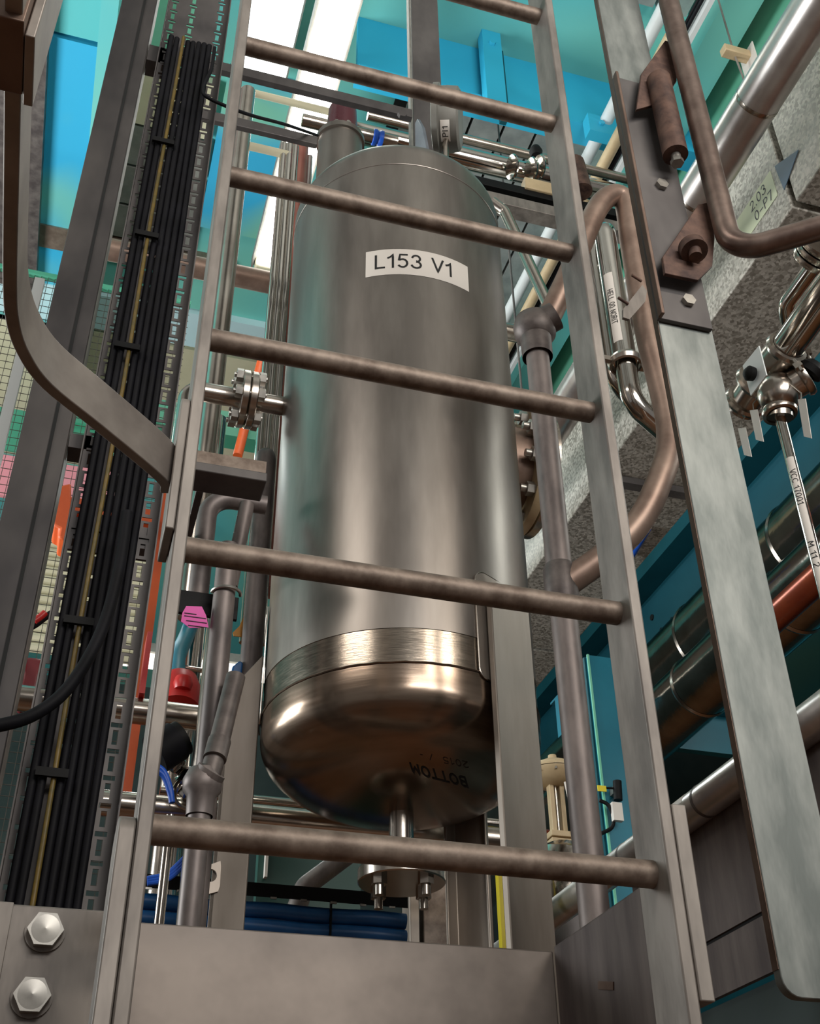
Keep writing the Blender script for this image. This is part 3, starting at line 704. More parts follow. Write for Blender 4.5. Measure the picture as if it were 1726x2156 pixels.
# left side nozzle with bolted flanges
FY = .86
nz = at(520, 842, FY); fz = thing('flange_joint', 'bolted pair of polished pipe flanges on the left side of the tank', 'flange', nz-np.array([0, 0, .07]))
xe = TX-TR+.004
MB().cyl((nz[0]+.006, FY, nz[2]), (xe, FY, nz[2]), .021, 24).build('nozzle_pipe', 'satin', fz)
MB().lathe([(.021, .06), (.021, .03), (.034, .008), (.034, .0)], nz, (-1, 0, 0), 32).tube(fillet([nz-np.array([.055, 0, 0]), (zx(396, 835, FY), FY, nz[2]), (zx(396, 835, FY), FY, nz[2]-.16)], .03), .021, 24).build('neck_pipe', 'satin', fz)
for s_, nm in ((-1, 0), (1, 0)):
    MB().lathe([(.0, s_*.0012), (.060, s_*.0012), (.062, s_*.003), (.062, s_*.015), (.060, s_*.017), (.03, s_*.017)], nz, (1, 0, 0), 40, False).build('flange', 'satin', fz)
for i in range(6):
    a = 2*PI*i/6+.4; q = nz+np.array([0, .050*math.cos(a), .050*math.sin(a)])
    b_ = MB().cyl(q-np.array([.036, 0, 0]), q+np.array([.034, 0, 0]), .006, 10).build('bolt', 'bolt', fz)
    MB().hexa(q-np.array([.017, 0, 0]), (-1, 0, 0), .0145, .014).build('nut', 'bolt', b_); MB().hexa(q+np.array([.017, 0, 0]), (1, 0, 0), .0145, .014).build('nut', 'bolt', b_)

# right side manway behind the tank
MX, MYc, MZ = TX+TR+.05, .99, 3.24
mp = at(1150, 945, MYc); 
mw = thing('bolted_manway', 'bolted round flange on the far right side of the tank', 'flange', (MX, MYc, MZ-.16))
MB().cyl((TX+TR-.06, MYc-.03, MZ), (MX+.03, MYc-.03, MZ), .105, 40).build('neck', 'copperish', mw)
MB().lathe([(.105, 0), (.150, 0), (.152, .003), (.152, .020), (.15, .022), (.1, .022)], (MX+.03, MYc-.03, MZ), (1, 0, 0), 56).build('flange', 'cream', mw)
MB().lathe([(.145, .024), (.150, .027), (.150, .046), (0, .048)], (MX+.03, MYc-.03, MZ), (1, 0, 0), 56).build('cover', 'satin', mw)
for i in range(10):
    a = 2*PI*i/10+.3; q = np.array([MX+.03, MYc-.03+.128*math.cos(a), MZ+.128*math.sin(a)])
    b_ = MB().hexa(q, (-1, 0, 0), .017, .018).build('nut', 'bolt', mw)
    MB().cyl(q-np.array([.018, 0, 0]), q-np.array([.032, 0, 0]), .009, 12).build('stud', 'bolt', b_)

# =================================================================== HANDRAILS RIGHT (tube clamps)
HX, HY = .619, .40
hr = thing('guard_rail', 'grey tubular guard rail post with round tee clamp right of the tank', 'guard rail', (HX, HY, 1.6))
zt = at(1125, 690, HY)[2]
MB().cyl((HX, HY, 1.6), (HX, HY, zt-.01), .0212, 24).build('post', 'handrail', hr)
tee = MB().lathe([(.028, -.075), (.029, -.03), (.038, -.02), (.040, 0), (.036, .018), (.02, .034), (0, .038)], (HX, HY, zt), seg=32, cap=False)
tee.cyl((HX, HY, zt), (HX+.034, HY-.024, zt+.018), .0275, 24).build('tee_clamp', 'clampdark', hr)
# loop rail: leaves the clamp to the upper right, over the top and down to the lower junction
lpY = .33
lp_pts = [np.array([HX+.02, HY-.013, zt+.008]), at(1195, 585, .36), at(1262, 432, .34), at(1312, 420, .34), at(1330, 520, .34), at(1362, 700, .34), at(1408, 900, .34), at(1385, 1020, .34), at(1320, 1130, .36), at(1180, 1238, .40)]
lr = thing('loop_rail', 'warm grey bent loop tube passing behind the right ladder stile', 'rail', (HX+.15, .34, 2.6))
MB().tube(spline(lp_pts[:], 8), .0225, 24).build('tube', 'copperish', lr)
z2 = at(1180, 1238, .40)[2]
MB().lathe([(.0245, -.03), (.027, -.02), (.027, .03), (.0245, .04)], (HX, HY, z2), seg=24).build('collar', 'clampdark', lr)
# strut channel bracket with two studs
sb_ = thing('stud_bracket', 'small zinc bracket plate with two threaded studs behind the right post', 'bracket', at(1340, 650, .3))
b0 = [at(x, y, .30) for x, y in ((1312, 650), (1352, 600), (1362, 612), (1358, 635), (1325, 672), (1312, 668))]
MB().prism(b0, (0, .006, 0)).build('plate', 'galv', sb_)
for (px, py) in ((1350, 592), (1322, 640)):
    q = at(px, py, .298); MB().cyl(q, q+np.array([-.022, -.006, .004]), .0028, 10).build('stud', 'rust', sb_)
    
# polished double pipe with clamp
pp = thing('clamped_pipe', 'polished vertical pipe with a hinged clamp between stile and right post', 'pipe', at(1330, 850, .66))
PPY = .66
x1_ = zcol(1290, 600, PPY)
ptsA = [np.array([x1_+.10, PPY+.16, at(1290, 480, PPY)[2]+.0]), np.array([x1_, PPY, at(1286, 478, PPY)[2]]), np.array([x1_, PPY, at(1320, 765, PPY)[2]])]
MB().tube(fillet(ptsA, .045), .0265, 28).build('upper_pipe', 'chrome', pp)
zc1 = at(1320, 765, PPY)[2]
ptsB = [np.array([x1_, PPY, zc1]), np.array([x1_, PPY, at(1335, 850, PPY)[2]]), at(1462, 965, PPY+.05), np.array([at(1462, 965, PPY+.05)[0], PPY+.05, 0])]
MB().tube(fillet(ptsB, .06), .0235, 28).build('lower_pipe', 'chrome', pp)
c_ = MB().lathe([(.031, -.011), (.036, -.009), (.040, 0), (.036, .009), (.031, .011)], (x1_, PPY, zc1), seg=40, cap=False)
c_.box((x1_+.034, PPY-.008, zc1-.008), (x1_+.062, PPY+.008, zc1+.008)).box((x1_-.055, PPY-.006, zc1-.006), (x1_-.034, PPY+.006, zc1+.006)).build('pipe_clamp', 'satin', pp)
MB().cyl((x1_+.052, PPY, zc1-.03), (x1_+.052, PPY, zc1+.012), .004, 10).build('clamp_bolt', 'bolt', pp)
def pipelab(z0, z1, a0, a1):
    tc = np.array([CAM[0]-x1_, CAM[1]-PPY]); am_ = math.atan2(tc[1], tc[0])
    def f(a, z, dr=.0): return (x1_+(.0268+dr)*math.cos(am_+a), PPY+(.0268+dr)*math.sin(am_+a), z)
    n = 6; L = MB().add([f(a0+(a1-a0)*i/n, z) for i in range(n+1) for z in (z0, z1)], [(2*i, 2*i+1, 2*i+3, 2*i+2) for i in range(n)]).build('pipe_marker', 'label', pp)
    return f, L
f_, L_ = pipelab(at(1325, 735, PPY)[2], at(1290, 590, PPY)[2], -.75, .1)
text('marker_lettering', 'HELL 00 NORIT', .013, 'ink', L_, lambda x, y: f_(-.33+y/.027, (at(1325, 735, PPY)[2]+at(1290, 590, PPY)[2])/2-x*.95, .0006))
vp2 = tag(MB().tube(fillet([(zcol(1262, 600, .74), .74, at(1245, 520, .74)[2]), (zcol(1262, 600, .74), .74, at(1300, 810, .74)[2]), at(1400, 905, .80)], .06), .019, 24).build('bent_pipe', 'chrome'),
          'narrow polished pipe running beside the clamped pipe on its left', 'pipe')

# =================================================================== RIGHT SIDE: DUCT, PIPES, BEAMS
DX = 1.6; DZ = 4.163
du = thing('ventilation_duct', 'long spangled galvanised duct running away above right', 'duct', (1.8, 2, DZ))
for (ya, yb) in ((-.6, .70), (.72, 2.0), (2.02, 3.3), (3.32, 4.6), (4.62, 6.0)):
    MB().box((DX, ya, DZ), (DX+.41, yb, DZ+.42)).build('duct_section', 'spangle', du, bevel=.004)
for y_ in (-.1, 2.01, 4.6):
    MB().cyl((DX-.015, y_, DZ-.02), (DX-.015, y_, ZC), .006, 8).cyl((DX+.425, y_, DZ-.02), (DX+.425, y_, ZC), .006, 8).box((DX-.03, y_-.02, DZ-.03), (DX+.44, y_+.02, DZ-.003)).build('hanger', 'galvdark', du)
# label on the duct side
la, lb2 = atX(1595, 455, DX), None
lc = atX(1592, 440, DX)
ldir = np.array([0, -1, 0]); lup = np.array([0, 0, 1])
l_ = MB().box((DX-.0015, lc[1]-.10, lc[2]-.055), (DX-.0005, lc[1]+.10, lc[2]+.055)).build('duct_label', 'labelgreen', du); tag(l_, 'pale green label with black characters')
text('label_lettering', '2.03', .034, 'ink', l_, plane_map((DX-.002, lc[1]-.02, lc[2]+.026), ldir, lup))
text('label_lettering', '0–P7', .034, 'ink', l_, plane_map((DX-.002, lc[1]-.035, lc[2]-.025), ldir, lup))
tri = [atX(1630, 350, DX-.004), atX(1680, 315, DX-.004), atX(1650, 400, DX-.004)]
tb = MB().prism(tri, (.002, 0, 0)).build('corner_sticker', mat('slate_blue', (70, 92, 112), None, 0, .5, rvar=0), du)
# big polished pipe
bp_ = thing('insulated_pipe', 'wide polished steel pipe crossing the top right corner', 'pipe', (1.42, 1, 4.2))
seams = [-.8, .52, .86, 1.6, 3.0]
for a, b in zip(seams[:-1], seams[1:]):
    MB().cyl((1.40, a+.002, 4.295), (1.40, b-.002, 4.295), .0625, 40).build('pipe_section', 'silver', bp_)
    MB().lathe([(.0632, -.006), (.0640, 0), (.0632, .006)], (1.40, b, 4.295), (0, 1, 0), 40, False).build('joint_band', 'satin', bp_)
for y_ in (.2, 2.2):
    MB().cyl((1.40, y_, 4.36), (1.40, y_, ZC), .005, 8).build('hanger', 'galvdark', bp_)
# lower aluminium pipe and wall plate
lz = atX(1560, 1630, 1.0)[2]
lo_ = thing('jacketed_pipe', 'matt aluminium pipe rising to the lower right edge above a grey wall plate', 'pipe', (1.0, 1, lz-.03))
ys = [-.7, atX(1485, 1680, 1.0)[1], atX(1325, 1795, 1.0)[1], 3.2]
for a, b in zip(ys[:-1], ys[1:]):
    MB().cyl((1.0, a+.0015, lz), (1.0, b-.0015, lz), .030, 36).build('pipe_section', 'silver', lo_)
for b in ys[1:-1]:
    MB().lathe([(.0303, -.004), (.0312, 0), (.0303, .004)], (1.0, b, lz), (0, 1, 0), 36, False).build('joint_band', 'clampdark', lo_)
m0 = atX(1412, 1712, 1.0)[1]; m1 = atX(1462, 1668, 1.0)[1]
def f2(u, v, dr=0): a = math.radians(212)+v/.03; return (1.0+(.0304+dr)*math.cos(a), u, lz-(.0304+dr)*math.sin(a))
n = 4
ML = MB().add([f2(u, -.010+.02*i/n) for i in range(n+1) for u in (m1, m0)], [(2*i, 2*i+1, 2*i+3, 2*i+2) for i in range(n)]).build('pipe_marker', 'label', lo_)
wp = thing('wall_plate', 'tall brown grey sheet panel below the jacketed pipe at the lower right', 'panel', (1.03, .8, 1.5))
sz = atX(1550, 1952, 1.02)[2]
MB().box((1.02, -.3, sz+.003), (1.03, 1.05, lz-.02)).build('sheet', 'galvplate', wp)
MB().box((1.022, -.3, atX(1550, 2080, 1.02)[2]), (1.032, 1.05, sz-.003)).build('sheet', 'galvplate', wp)
MB().box((1.024, -.3, sz-.003), (1.030, 1.05, sz+.003)).build('seam_strip', 'groove', wp)
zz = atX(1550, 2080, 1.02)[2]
tag(MB().box((1.04, -.4, 1.3), (1.06, 2.2, zz-.005)).build('dark_panel', 'wall'), 'dark panel in the recess under the sheet panel at the bottom right', 'panel')  # flat dark panel below the sheet

# teal beams on the right
wt0, wt1 = atX(1500, 1108, 3.0)[2], atX(1500, 1255, 3.0)[2]
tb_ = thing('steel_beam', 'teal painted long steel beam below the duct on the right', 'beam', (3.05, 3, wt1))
MB().box((3.0, .5, wt1), (3.02, 8.8, wt0)).build('web', 'tealdim', tb_)
MB().box((2.9, .5, wt1-.02), (3.12, 8.8, wt1)).build('bottom_flange', 'tealdim', tb_)
MB().box((2.86, .5, wt0), (3.16, 8.8, wt0+.10)).build('top_flange', 'shadeteal', tb_)  # darker teal here stands for the shaded band under the duct
for (px, py) in ((1373, 1300), (1415, 1306), (1393, 1328)):
    q = atX(px, py, 2.999); MB().cyl(q, q-np.array([.006, 0, 0]), .018, 14).build('bolt_hole', 'groove', tb_)
tag(MB().box((3.7, .5, 4.9), (3.9, 8.8, 5.6)).build('steel_beam', 'shadeteal'), 'dark teal beam in the shade beyond the valve cluster', 'beam')
tag(MB().box((4.2, -1, 3.2), (4.4, 8.8, 4.7)).build('steel_beam', 'shadeteal'), 'deep dark teal girder behind the foil wrapped ducts', 'beam')
# teal column
tcx = at(1262, 1550, 2.6)
tcm = thing('steel_column', 'bright teal steel column low down right of the tank', 'column', (tcx[0], 2.6, 0))
MB().box((tcx[0]-.01, 2.6, 0), (tcx[0]+.13, 2.62, 3.75)).build('flange', 'tealcol', tcm)
MB().box((tcx[0]-.018, 2.62, 0), (tcx[0]-.008, 2.8, 3.75)).build('web', 'shadeteal', tcm)
MB().box((tcx[0]-.016, 2.594, 0), (tcx[0]-.008, 2.602, 3.75)).build('edge', 'mint', tcm)
# cross beam
cz = at(1460, 1540, 3.2)
tag(MB().box((1.9, 3.2, cz[2]-.09), (3.9, 3.24, cz[2]+.09)).box((1.9, 3.15, cz[2]+.09), (3.9, 3.29, cz[2]+.10)).build('cross_beam', 'tealcol'),
    'teal cross beam under the foil wrapped ducts', 'beam')
# foil wrapped ducts
for (px, py, X, r, mt, lab, sm) in ((1560, 1290, 2.6, .20, 'foil', 'large crinkled foil wrapped duct, upper of the two beside the right post', (2.2, 3.0, 3.6)),
                                    (1480, 1440, 2.3, .13, 'foil', 'foil wrapped duct, lower of the two beside the right post', (2.0, 2.7)),):
    q = atX(px, py, X)
    d_ = thing('foil_duct', lab, 'duct', (X, 2.5, q[2]-r))
    yy = [.6] + list(sm) + [6.5]
    for a, b in zip(yy[:-1], yy[1:]):
        MB().cyl((X, a+.004, q[2]), (X, b-.004, q[2]), r, 40).build('duct_section', mt, d_)
        MB().lathe([(r+.001, -.012), (r+.006, 0), (r+.001, .012)], (X, b, q[2]), (0, 1, 0), 40, False).build('joint_band', 'satin', d_)
q = atX(1670, 1265, 1.95)
tag(MB().cyl((1.95, .3, q[2]), (1.95, 1.8, q[2]), .045, 24).build('copper_pipe', 'copperpipe'), 'orange copper pipe in front of the upper foil duct', 'pipe')
q = at(1190, 1770, 2.4)
tag(MB().tube(fillet([(q[0]-.3, 2.4, 0), (q[0]-.3, 2.4, q[2]), (q[0]+.08, 2.4, q[2]), (q[0]+.08, 2.4, 0)], .06), .03, 20).build('copper_pipe', 'copperpipe'), 'short orange pipe beside the cream control valve', 'pipe')
q = at(1210, 1800, 2.2)
q = at(1210, 1800, 2.5)
tag(MB().box((q[0]-.4, 2.5, q[2]-.04), (tcx[0]-.018, 2.6, q[2]+.0)).build('shelf_rail', 'galvplate'), 'brown flat rail low behind the cream control valve', 'rail')

# rails at top right
q = atX(1500, 120, 2.2)
rl = thing('conduit_rail', 'pale strut rail with black cables at the top right', 'rail', (2.2, 1.5, q[2]))
MB().box((2.18, -.2, q[2]-.04), (2.22, 6, q[2]+.05)).build('strut', 'galv', rl)
MB().cyl((2.15, -.2, q[2]+.02), (2.15, 6, q[2]+.02), .012, 12).cyl((2.15, -.2, q[2]-.015), (2.15, 6, q[2]-.015), .012, 12).build('cable', 'black', rl)
for y_ in (-.1, 2.0, 4.2):
    MB().cyl((2.2, y_, q[2]+.05), (2.2, y_, ZC), .008, 8).build('hanger', 'galvdark', rl)
q = atX(1545, 112, 1.95)
sn = thing('beam_clamp', 'small cream clamp with square plate and drop rod at the top right', 'clamp', q)
MB().box(q-np.array([.05, .02, .02]), q+np.array([.07, .02, .02])).build('body', 'cream', sn, bevel=.004)
MB().box(q+np.array([.06, -.045, -.07]), q+np.array([.065, .045, .04])).build('plate', 'label', sn)
MB().cyl(q, q-np.array([-.03, -.02, .16]), .004, 8).cyl(q, (q[0], q[1], ZC), .004, 8).build('drop_rod', 'galv', sn)

# =================================================================== VALVE CLUSTER RIGHT
VX = 1.35
def V(x, y, d=0): return atX(x, y, VX+d)
vc = thing('valve_manifold', 'cluster of polished hygienic valves and clamps at the right edge', 'valve', V(1600, 860))
def run(a, b, r, nm='pipe', m='chrome', par=vc): return MB().cyl(a, b, r, 28).build(nm, m, par)
def clampring(c, axis, r, par=vc, nm='clamp_ring'):
    c = np.array(c, float); A = np.array(axis, float); A /= np.linalg.norm(A)
    mb = MB().lathe([(r*1.0, -.010), (r*1.22, -.008), (r*1.3, 0), (r*1.22, .008), (r*1.0, .010)], c, A, 32, False)
    s_ = np.cross(A, (0, 0, 1)); s_ /= np.linalg.norm(s_)+1e-9
    mb.obox(c+s_*r*1.35, A, s_, np.cross(A, s_), .009, r*.22, .008)
    o = mb.build(nm, 'satin', par)
    MB().cyl(c+s_*r*1.45-np.cross(A, s_)*.02, c+s_*r*1.45+np.cross(A, s_)*.02, .004, 8).build('wing_bolt', 'bolt', o)
    return o
a_, b_ = V(1765, 580), V(1655, 735)
run(a_, b_, .038); dA = b_-a_; dA /= np.linalg.norm(dA)
clampring(b_, dA, .039)
c2 = V(1600, 800); run(b_, c2, .044, 'valve_body', 'satin'); clampring(c2+dA*.01, dA, .044)
run(c2, V(1560, 860), .040, 'valve_body', 'satin'); clampring(V(1568, 846), dA, .040)
MB().lathe([(.0, -.05), (.026, -.046), (.044, -.026), (.05, 0), (.044, .026), (.026, .046), (0, .05)], V(1640, 830), (0, 0, 1), 28, False).build('valve_body', 'satin', vc)
run(V(1640, 830), V(1690, 800, .04), .034, 'side_arm', 'satin'); clampring(V(1692, 796, .04), V(1690, 800, .04)-V(1640, 830), .035)
MB().lathe([(.018, 0), (.030, .004), (.032, .02), (.02, .034), (0, .036)], V(1700, 790, .05), (.4, -.5, .5), 24, False).build('end_cap', 'blackp', vc)
run(V(1640, 830), V(1642, 880), .030, 'lower_neck', 'satin'); clampring(V(1641, 868), (0, 0, 1), .032)
wpq = [V(1597, 728, -.07), V(1613, 790, -.07), V(1580, 833, -.07), V(1563, 770, -.07)]
MB().prism(wpq, (.003, 0, 0)).build('position_plate', 'white', vc)
MB().lathe([(.016, 0), (.018, -.014), (.010, -.022), (0, -.023)], V(1586, 788, -.075), (1, 0, 0), 20, False).build('knob', 'blackp', vc)
# u bend above
tag(MB().tube(fillet([V(1770, 480, .1), V(1655, 640, .1), V(1662, 700, .14), V(1750, 610, .18)], .05), .021, 24).build('return_bend', 'chrome'),
    'polished pipe return bend at the right edge above the valves', 'pipe')
fl2 = thing('pipe_flange', 'stacked polished flanges cut by the right edge above the valves', 'flange', V(1720, 560, .06))
for i in range(3):
    q = V(1716+8*i, 545-14*i, .02); MB().lathe([(.03, -.008), (.052, -.007), (.054, 0), (.052, .007), (.03, .008)], q, (0, -1, 0.1), 32).build('flange_disc', 'satin', fl2)
for (px, py, h_, lab) in ((1688, 880, 78, 'white paper tag hanging right of the polished valves'), (1587, 895, 62, 'white paper tag hanging under the left valve clamp'), (1562, 930, 56, 'white paper tag tucked behind the right post, left of the valves')):
    P = [V(px-9, py-h_/2, -.04), V(px+7, py-h_/2-2, -.04), V(px+20, py+h_/2+4, -.04), V(px+4, py+h_/2, -.04)]
    tg_ = thing('paper_tag', lab, 'tag', P[3]); MB().prism(P, (.0015, 0, 0)).build('card', 'label', tg_)
    MB().tube([(P[0]+P[1])/2, V(px-2, py-h_/2-14, -.02), V(px+(-26 if px > 1650 else 14), py-h_/2-34, 0)], .0015, 6).build('tie', 'bolt', tg_)
# vertical sample tube with marker strip
tx, ty = V(1642, 880)[0], V(1642, 880)[1]
ut = thing('sample_tube', 'thin polished vertical tube with printed white marker strip at the right edge', 'pipe', (tx, ty, 2.2))
run((tx, ty, V(1642, 880)[2]), (tx, ty, 2.2), .0125, 'tube', 'chrome', ut)
tcv = np.array([CAM[0]-tx, CAM[1]-ty]); am2 = math.atan2(tcv[1], tcv[0])
zA, zB_ = V(1670, 962)[2], V(1726, 1200)[2]
def f3(a, z, dr=0): return (tx+(.0128+dr)*math.cos(am2+a), ty+(.0128+dr)*math.sin(am2+a), z)
n = 6; L3 = MB().add([f3(-.8+1.4*i/n, z) for i in range(n+1) for z in (zB_-.08, zA)], [(2*i, 2*i+1, 2*i+3, 2*i+2) for i in range(n)]).build('marker_strip', 'label', ut)
text('marker_lettering', 'VCC 17001', .014, 'ink', L3, lambda x, y: f3(-.15+y/.0145, (zA*.72+zB_*.28)-x*1.1, .0005))
text('marker_lettering', 'M 11 2', .014, 'ink', L3, lambda x, y: f3(-.15+y/.0145, (zA*.12+zB_*.88)-x*1.3, .0005))

# =================================================================== BEHIND THE TANK TOP
def xrail(name, lab, cat, px, py, Y, hz, dy, m, x0=None, x1=None, tube=False, mbonly=False):
    q = at(px, py, Y); a = x0; b = x1
    mb = MB()
    if tube: mb.cyl((a, Y, q[2]), (b, Y, q[2]), hz, 24)
    else: mb.box((a, Y, q[2]-hz), (b, Y+dy, q[2]+hz))
    return tag(mb.build(name, m, bevel=0 if tube else .002), lab, cat)
# dark support rails crossing between ladder and tank
r1 = thing('support_rail', 'dark flat channel rail just below the second highest rung, ending at the upright', 'rail', (.3, .7, at(700, 205, .70)[2]))
q = at(632, 180, .70)
MB().box((zx(440, 130, .70)-.1, .70, q[2]-.016), (zx(868, 240, .70), .704, q[2]+.016)).build('web', 'galvdark', r1)
MB().box((zx(440, 130, .70)-.1, .704, q[2]-.016), (zx(868, 240, .70), .716, q[2]-.012)).box((zx(440, 130, .70)-.1, .704, q[2]+.012), (zx(868, 240, .70), .716, q[2]+.016)).build('flange', 'galvdark', r1)
MB().hexa(at(845, 245, .70), (0, -1, 0), .012, .01).build('bolt', 'galvdark', r1)
q = at(570, 285, .75)
xrail('support_rail', 'dark flat rail left of the tank top running under the red valve', 'rail', 570, 272, .75, .016, .015, 'galvdark', zx(380, 240, .75), zx(668, 300, .75))
# upright channel behind the gauge
ux0, ux1 = zx(868, 100, .95), zx(925, 100, .95)
up = thing('upright_channel', 'dark upright channel rising behind the tank top to the ceiling', 'upright', ((ux0+ux1)/2, .95, 3.9))
MB().box((ux0, .95, 3.85), (ux1, .955, ZC)).build('web', 'galvdark', up)
MB().box((ux0-.001, .955, 3.85), (ux0+.004, 1.0, ZC)).box((ux1-.004, .955, 3.85), (ux1+.001, 1.0, ZC)).build('flange', 'galv', up)
MB().cyl((ux0-.008, .945, 4.05), (ux0-.008, .945, ZC), .003, 8).build('wire', 'bolt', up)
# pipes crossing behind the tank top on the right
xrail('cross_pipe', 'satin cross pipe behind the tank top right, upper one', 'pipe', 1080, 318, 1.7, .020, 0, 'satin', .62, 1.9, True)
xrail('cross_pipe', 'wide polished cross pipe just above the dark rail right of the tank', 'pipe', 1080, 358, 1.62, .042, 0, 'chrome', .45, 1.75, True)
xrail('cross_rail', 'black topped cross rail behind the right ladder stile', 'rail', 1100, 400, 1.5, .02, .05, 'blackp', .6, 2.1)
xrail('cross_rail', 'grey flat rail right of the tank under the black strip', 'rail', 1100, 428, 1.5, .026, .06, 'galv', .6, 2.1)
xrail('cross_pipe', 'brown cross pipe behind the red valve with a blue clip', 'pipe', 800, 292, 1.3, .022, 0, 'satin', .3, .62, True)
q = np.array([at(795, 290, 1.3)[0], 1.3, at(800, 292, 1.3)[2]])
tag(MB().lathe([(.0215, -.018), (.027, -.016), (.027, -.006), (.0222, 0), (.027, .006), (.027, .016), (.0215, .018)], q, (1, 0, 0), 24, False).build('hose_clip', 'bluecable'), 'blue clip on the pipe beside the red valve', 'clip')
# fittings on the right cross pipe
q = at(1085, 360, 1.55)
vf = thing('pipe_valve', 'small bright valve with clamps on the cross pipe left of the right stile', 'valve', q)
for i, (px, py) in enumerate(((1078, 352), (1118, 358), (1135, 352))):
    c = at(px, py, 1.55); MB().lathe([(.02, -.008), (.046, -.006), (.050, 0), (.046, .006), (.02, .008)], c, (1, 0, .2), 24).build('clamp_ring', 'chrome', vf)
c = at(1128, 320, 1.55); MB().lathe([(0, -.03), (.02, -.026), (.026, 0), (.018, .024), (0, .03)], c, (0, 0, 1), 20, False).build('handle', 'blackp', vf)
c = at(1130, 393, 1.5); MB().box(c-np.array([.05, .01, .03]), c+np.array([.06, .03, .03])).build('box', 'cream', vf, bevel=.004)
# diagonal braces at the right of the tank
tag(MB().tube(fillet([at(1035, 425, 1.49), at(1062, 445, 1.49), at(1160, 655, 1.49)], .05), .020, 16).build('brace_pipe', 'satin'), 'brown satin pipe slanting down to the round tee clamp', 'pipe')
for (px, py, X, mt, lab, r) in ((1105, 590, 1.75, 'white', 'white long pipe right of the tank, nearer one', .030), (1105, 660, 1.72, 'cream', 'cream long pipe right of the tank, farther one', .026)):
    q = atX(px, py, X); tag(MB().cyl((X, 1.2, q[2]), (X, 6.5, q[2]), r, 20).build('long_pipe', mt), lab, 'pipe')
q = at(1075, 700, 2.0)
tag(MB().cyl((q[0]-.3, 2.0, q[2]), (q[0]+.12, 2.0, q[2]), .035, 24).build('stub_pipe', 'satin'), 'short satin pipe stub between the tank and the tee clamp', 'pipe')
tag(MB().tube([at(1205, 345, 1.47), at(1222, 405, 1.47)], .045, 20).build('pipe_fitting', 'rust'), 'brown round fitting peeking out right of the right stile top', 'fitting')
q = atX(1060, 800, 1.8)
tag(MB().box((1.78, 1.0, q[2]-.05), (1.80, 6, q[2]+.05)).build('wall_rail', 'white'), 'white rail strip seen right of the tank above the third rung', 'rail')
for i_, dz in enumerate((-.02, 0.01)):
    tag(MB().cyl((1.765, 1.0, q[2]+dz), (1.765, 6, q[2]+dz), .008, 10).build('rail_cable', 'black'), 'black cable on the white rail right of the tank, %s of two' % ('lower', 'upper')[i_], 'cable')

# =================================================================== LEFT OF THE TANK
vpipe('vertical_pipe', 'pale satin vertical pipe right behind the left stile', 'pipe', 487, 500, 1.0, .021, 0, 0, 'satin', z0=at(480, 985, .52)[2]-.02, z1=at(505, 188, 1.0)[2])
zq = at(470, 575, 1.6)
tag(MB().cyl((-.25, 1.6, zq[2]), (.52, 1.6, zq[2]), .036, 24).build('cross_pipe', 'copperish'), 'reddish steel pipe crossing behind the left stile', 'pipe')
for i, (px, r) in enumerate(((566, .010), (580, .012), (594, .010))):
    vpipe('riser_pipe', ['thin polished riser left of the tank, farthest left of three', 'polished riser left of the tank, middle of three', 'polished riser touching the left edge of the tank'][i], 'pipe', px, 700, 1.05, r, 0, 0, 'chrome', z0=2.75, z1=4.35)
vpipe('red_pipe', 'red brown vertical pipe at the upper left of the tank', 'pipe', 625, 380, 1.088, .027, 0, 0, 'redbrown', z0=2.9, z1=at(632, 296, 1.088)[2])
vpipe('silver_pipe', 'thin silver pipe beside the red brown pipe', 'pipe', 650, 360, 1.088, .009, 0, 0, 'silver', z0=2.9, z1=at(650, 330, 1.088)[2])
q = at(560, 322, 1.06)
tag(MB().cyl((zx(498, 310, 1.05), 1.05, q[2]), (zx(610, 340, 1.05), 1.05, q[2]), .012, 16).build('cross_pipe', 'beige'), 'beige thin pipe between the left stile and the red brown pipe', 'pipe')
q = at(570, 205, 1.6)
tag(MB().tube(fillet([(zx(500, 190, 1.6), 1.6, zq[2]), (zx(500, 190, 1.6), 1.6, q[2]), (zx(700, 230, 1.6), 1.6, q[2])], .03), .014, 16).build('bent_pipe', 'beige'), 'beige bent pipe under the upper dark rail', 'pipe')
tag(MB().cyl(at(552, 755, 3.14), at(500, 960, 3.14), .022, 12).build('orange_rod', 'orange'), 'orange rod slanting behind the flange joint', 'rod')
tag(MB().box((zx(445, 720, 2.4), 2.4, 3.9), (zx(455, 720, 2.4), 2.42, 5.2)).build('green_trim', 'green'), 'green upright strip behind the left stile', 'trim')
q = at(500, 905, 3.2)
tag(MB().box((-.4, 3.2, q[2]-.04), (1.0, 3.3, q[2]+.10)).box((.9, 3.22, q[2]+.10), (.94, 3.28, ZC)).build('green_rail', 'green'), 'green rail behind the flange joint', 'rail')
# dark channel from stile to post
q = at(480, 985, .52)
dc = thing('channel_rail', 'dark brown channel rail between the left stile and the rounded post', 'rail', (.1, .52, q[2]-.04))
MB().box((zx(398, 970, .52), .52, q[2]-.012), (zx(560, 990, .52), .525, q[2]+.026)).build('web', 'rung', dc)
MB().box((zx(425, 970, .52), .56, q[2]-.026), (zx(440, 970, .52), .985, q[2]-.014)).build('arm', 'galvdark', dc)
MB().box((zx(398, 970, .52), .50, q[2]-.030), (zx(560, 990, .52), .56, q[2]-.012)).build('flange', 'galvdark', dc, bevel=.002)
# rounded post left of tank
pq = at(562, 950, .98)
rp = tag(MB().tube(fillet([(pq[0], .98, 1.7), (pq[0], .98, pq[2]), (pq[0]+.004, 1.15, pq[2]+.004)], .035), .0215, 24).build('round_top_post', 'handrail'),
         'tubular post with rounded top touching the left side of the tank', 'post')
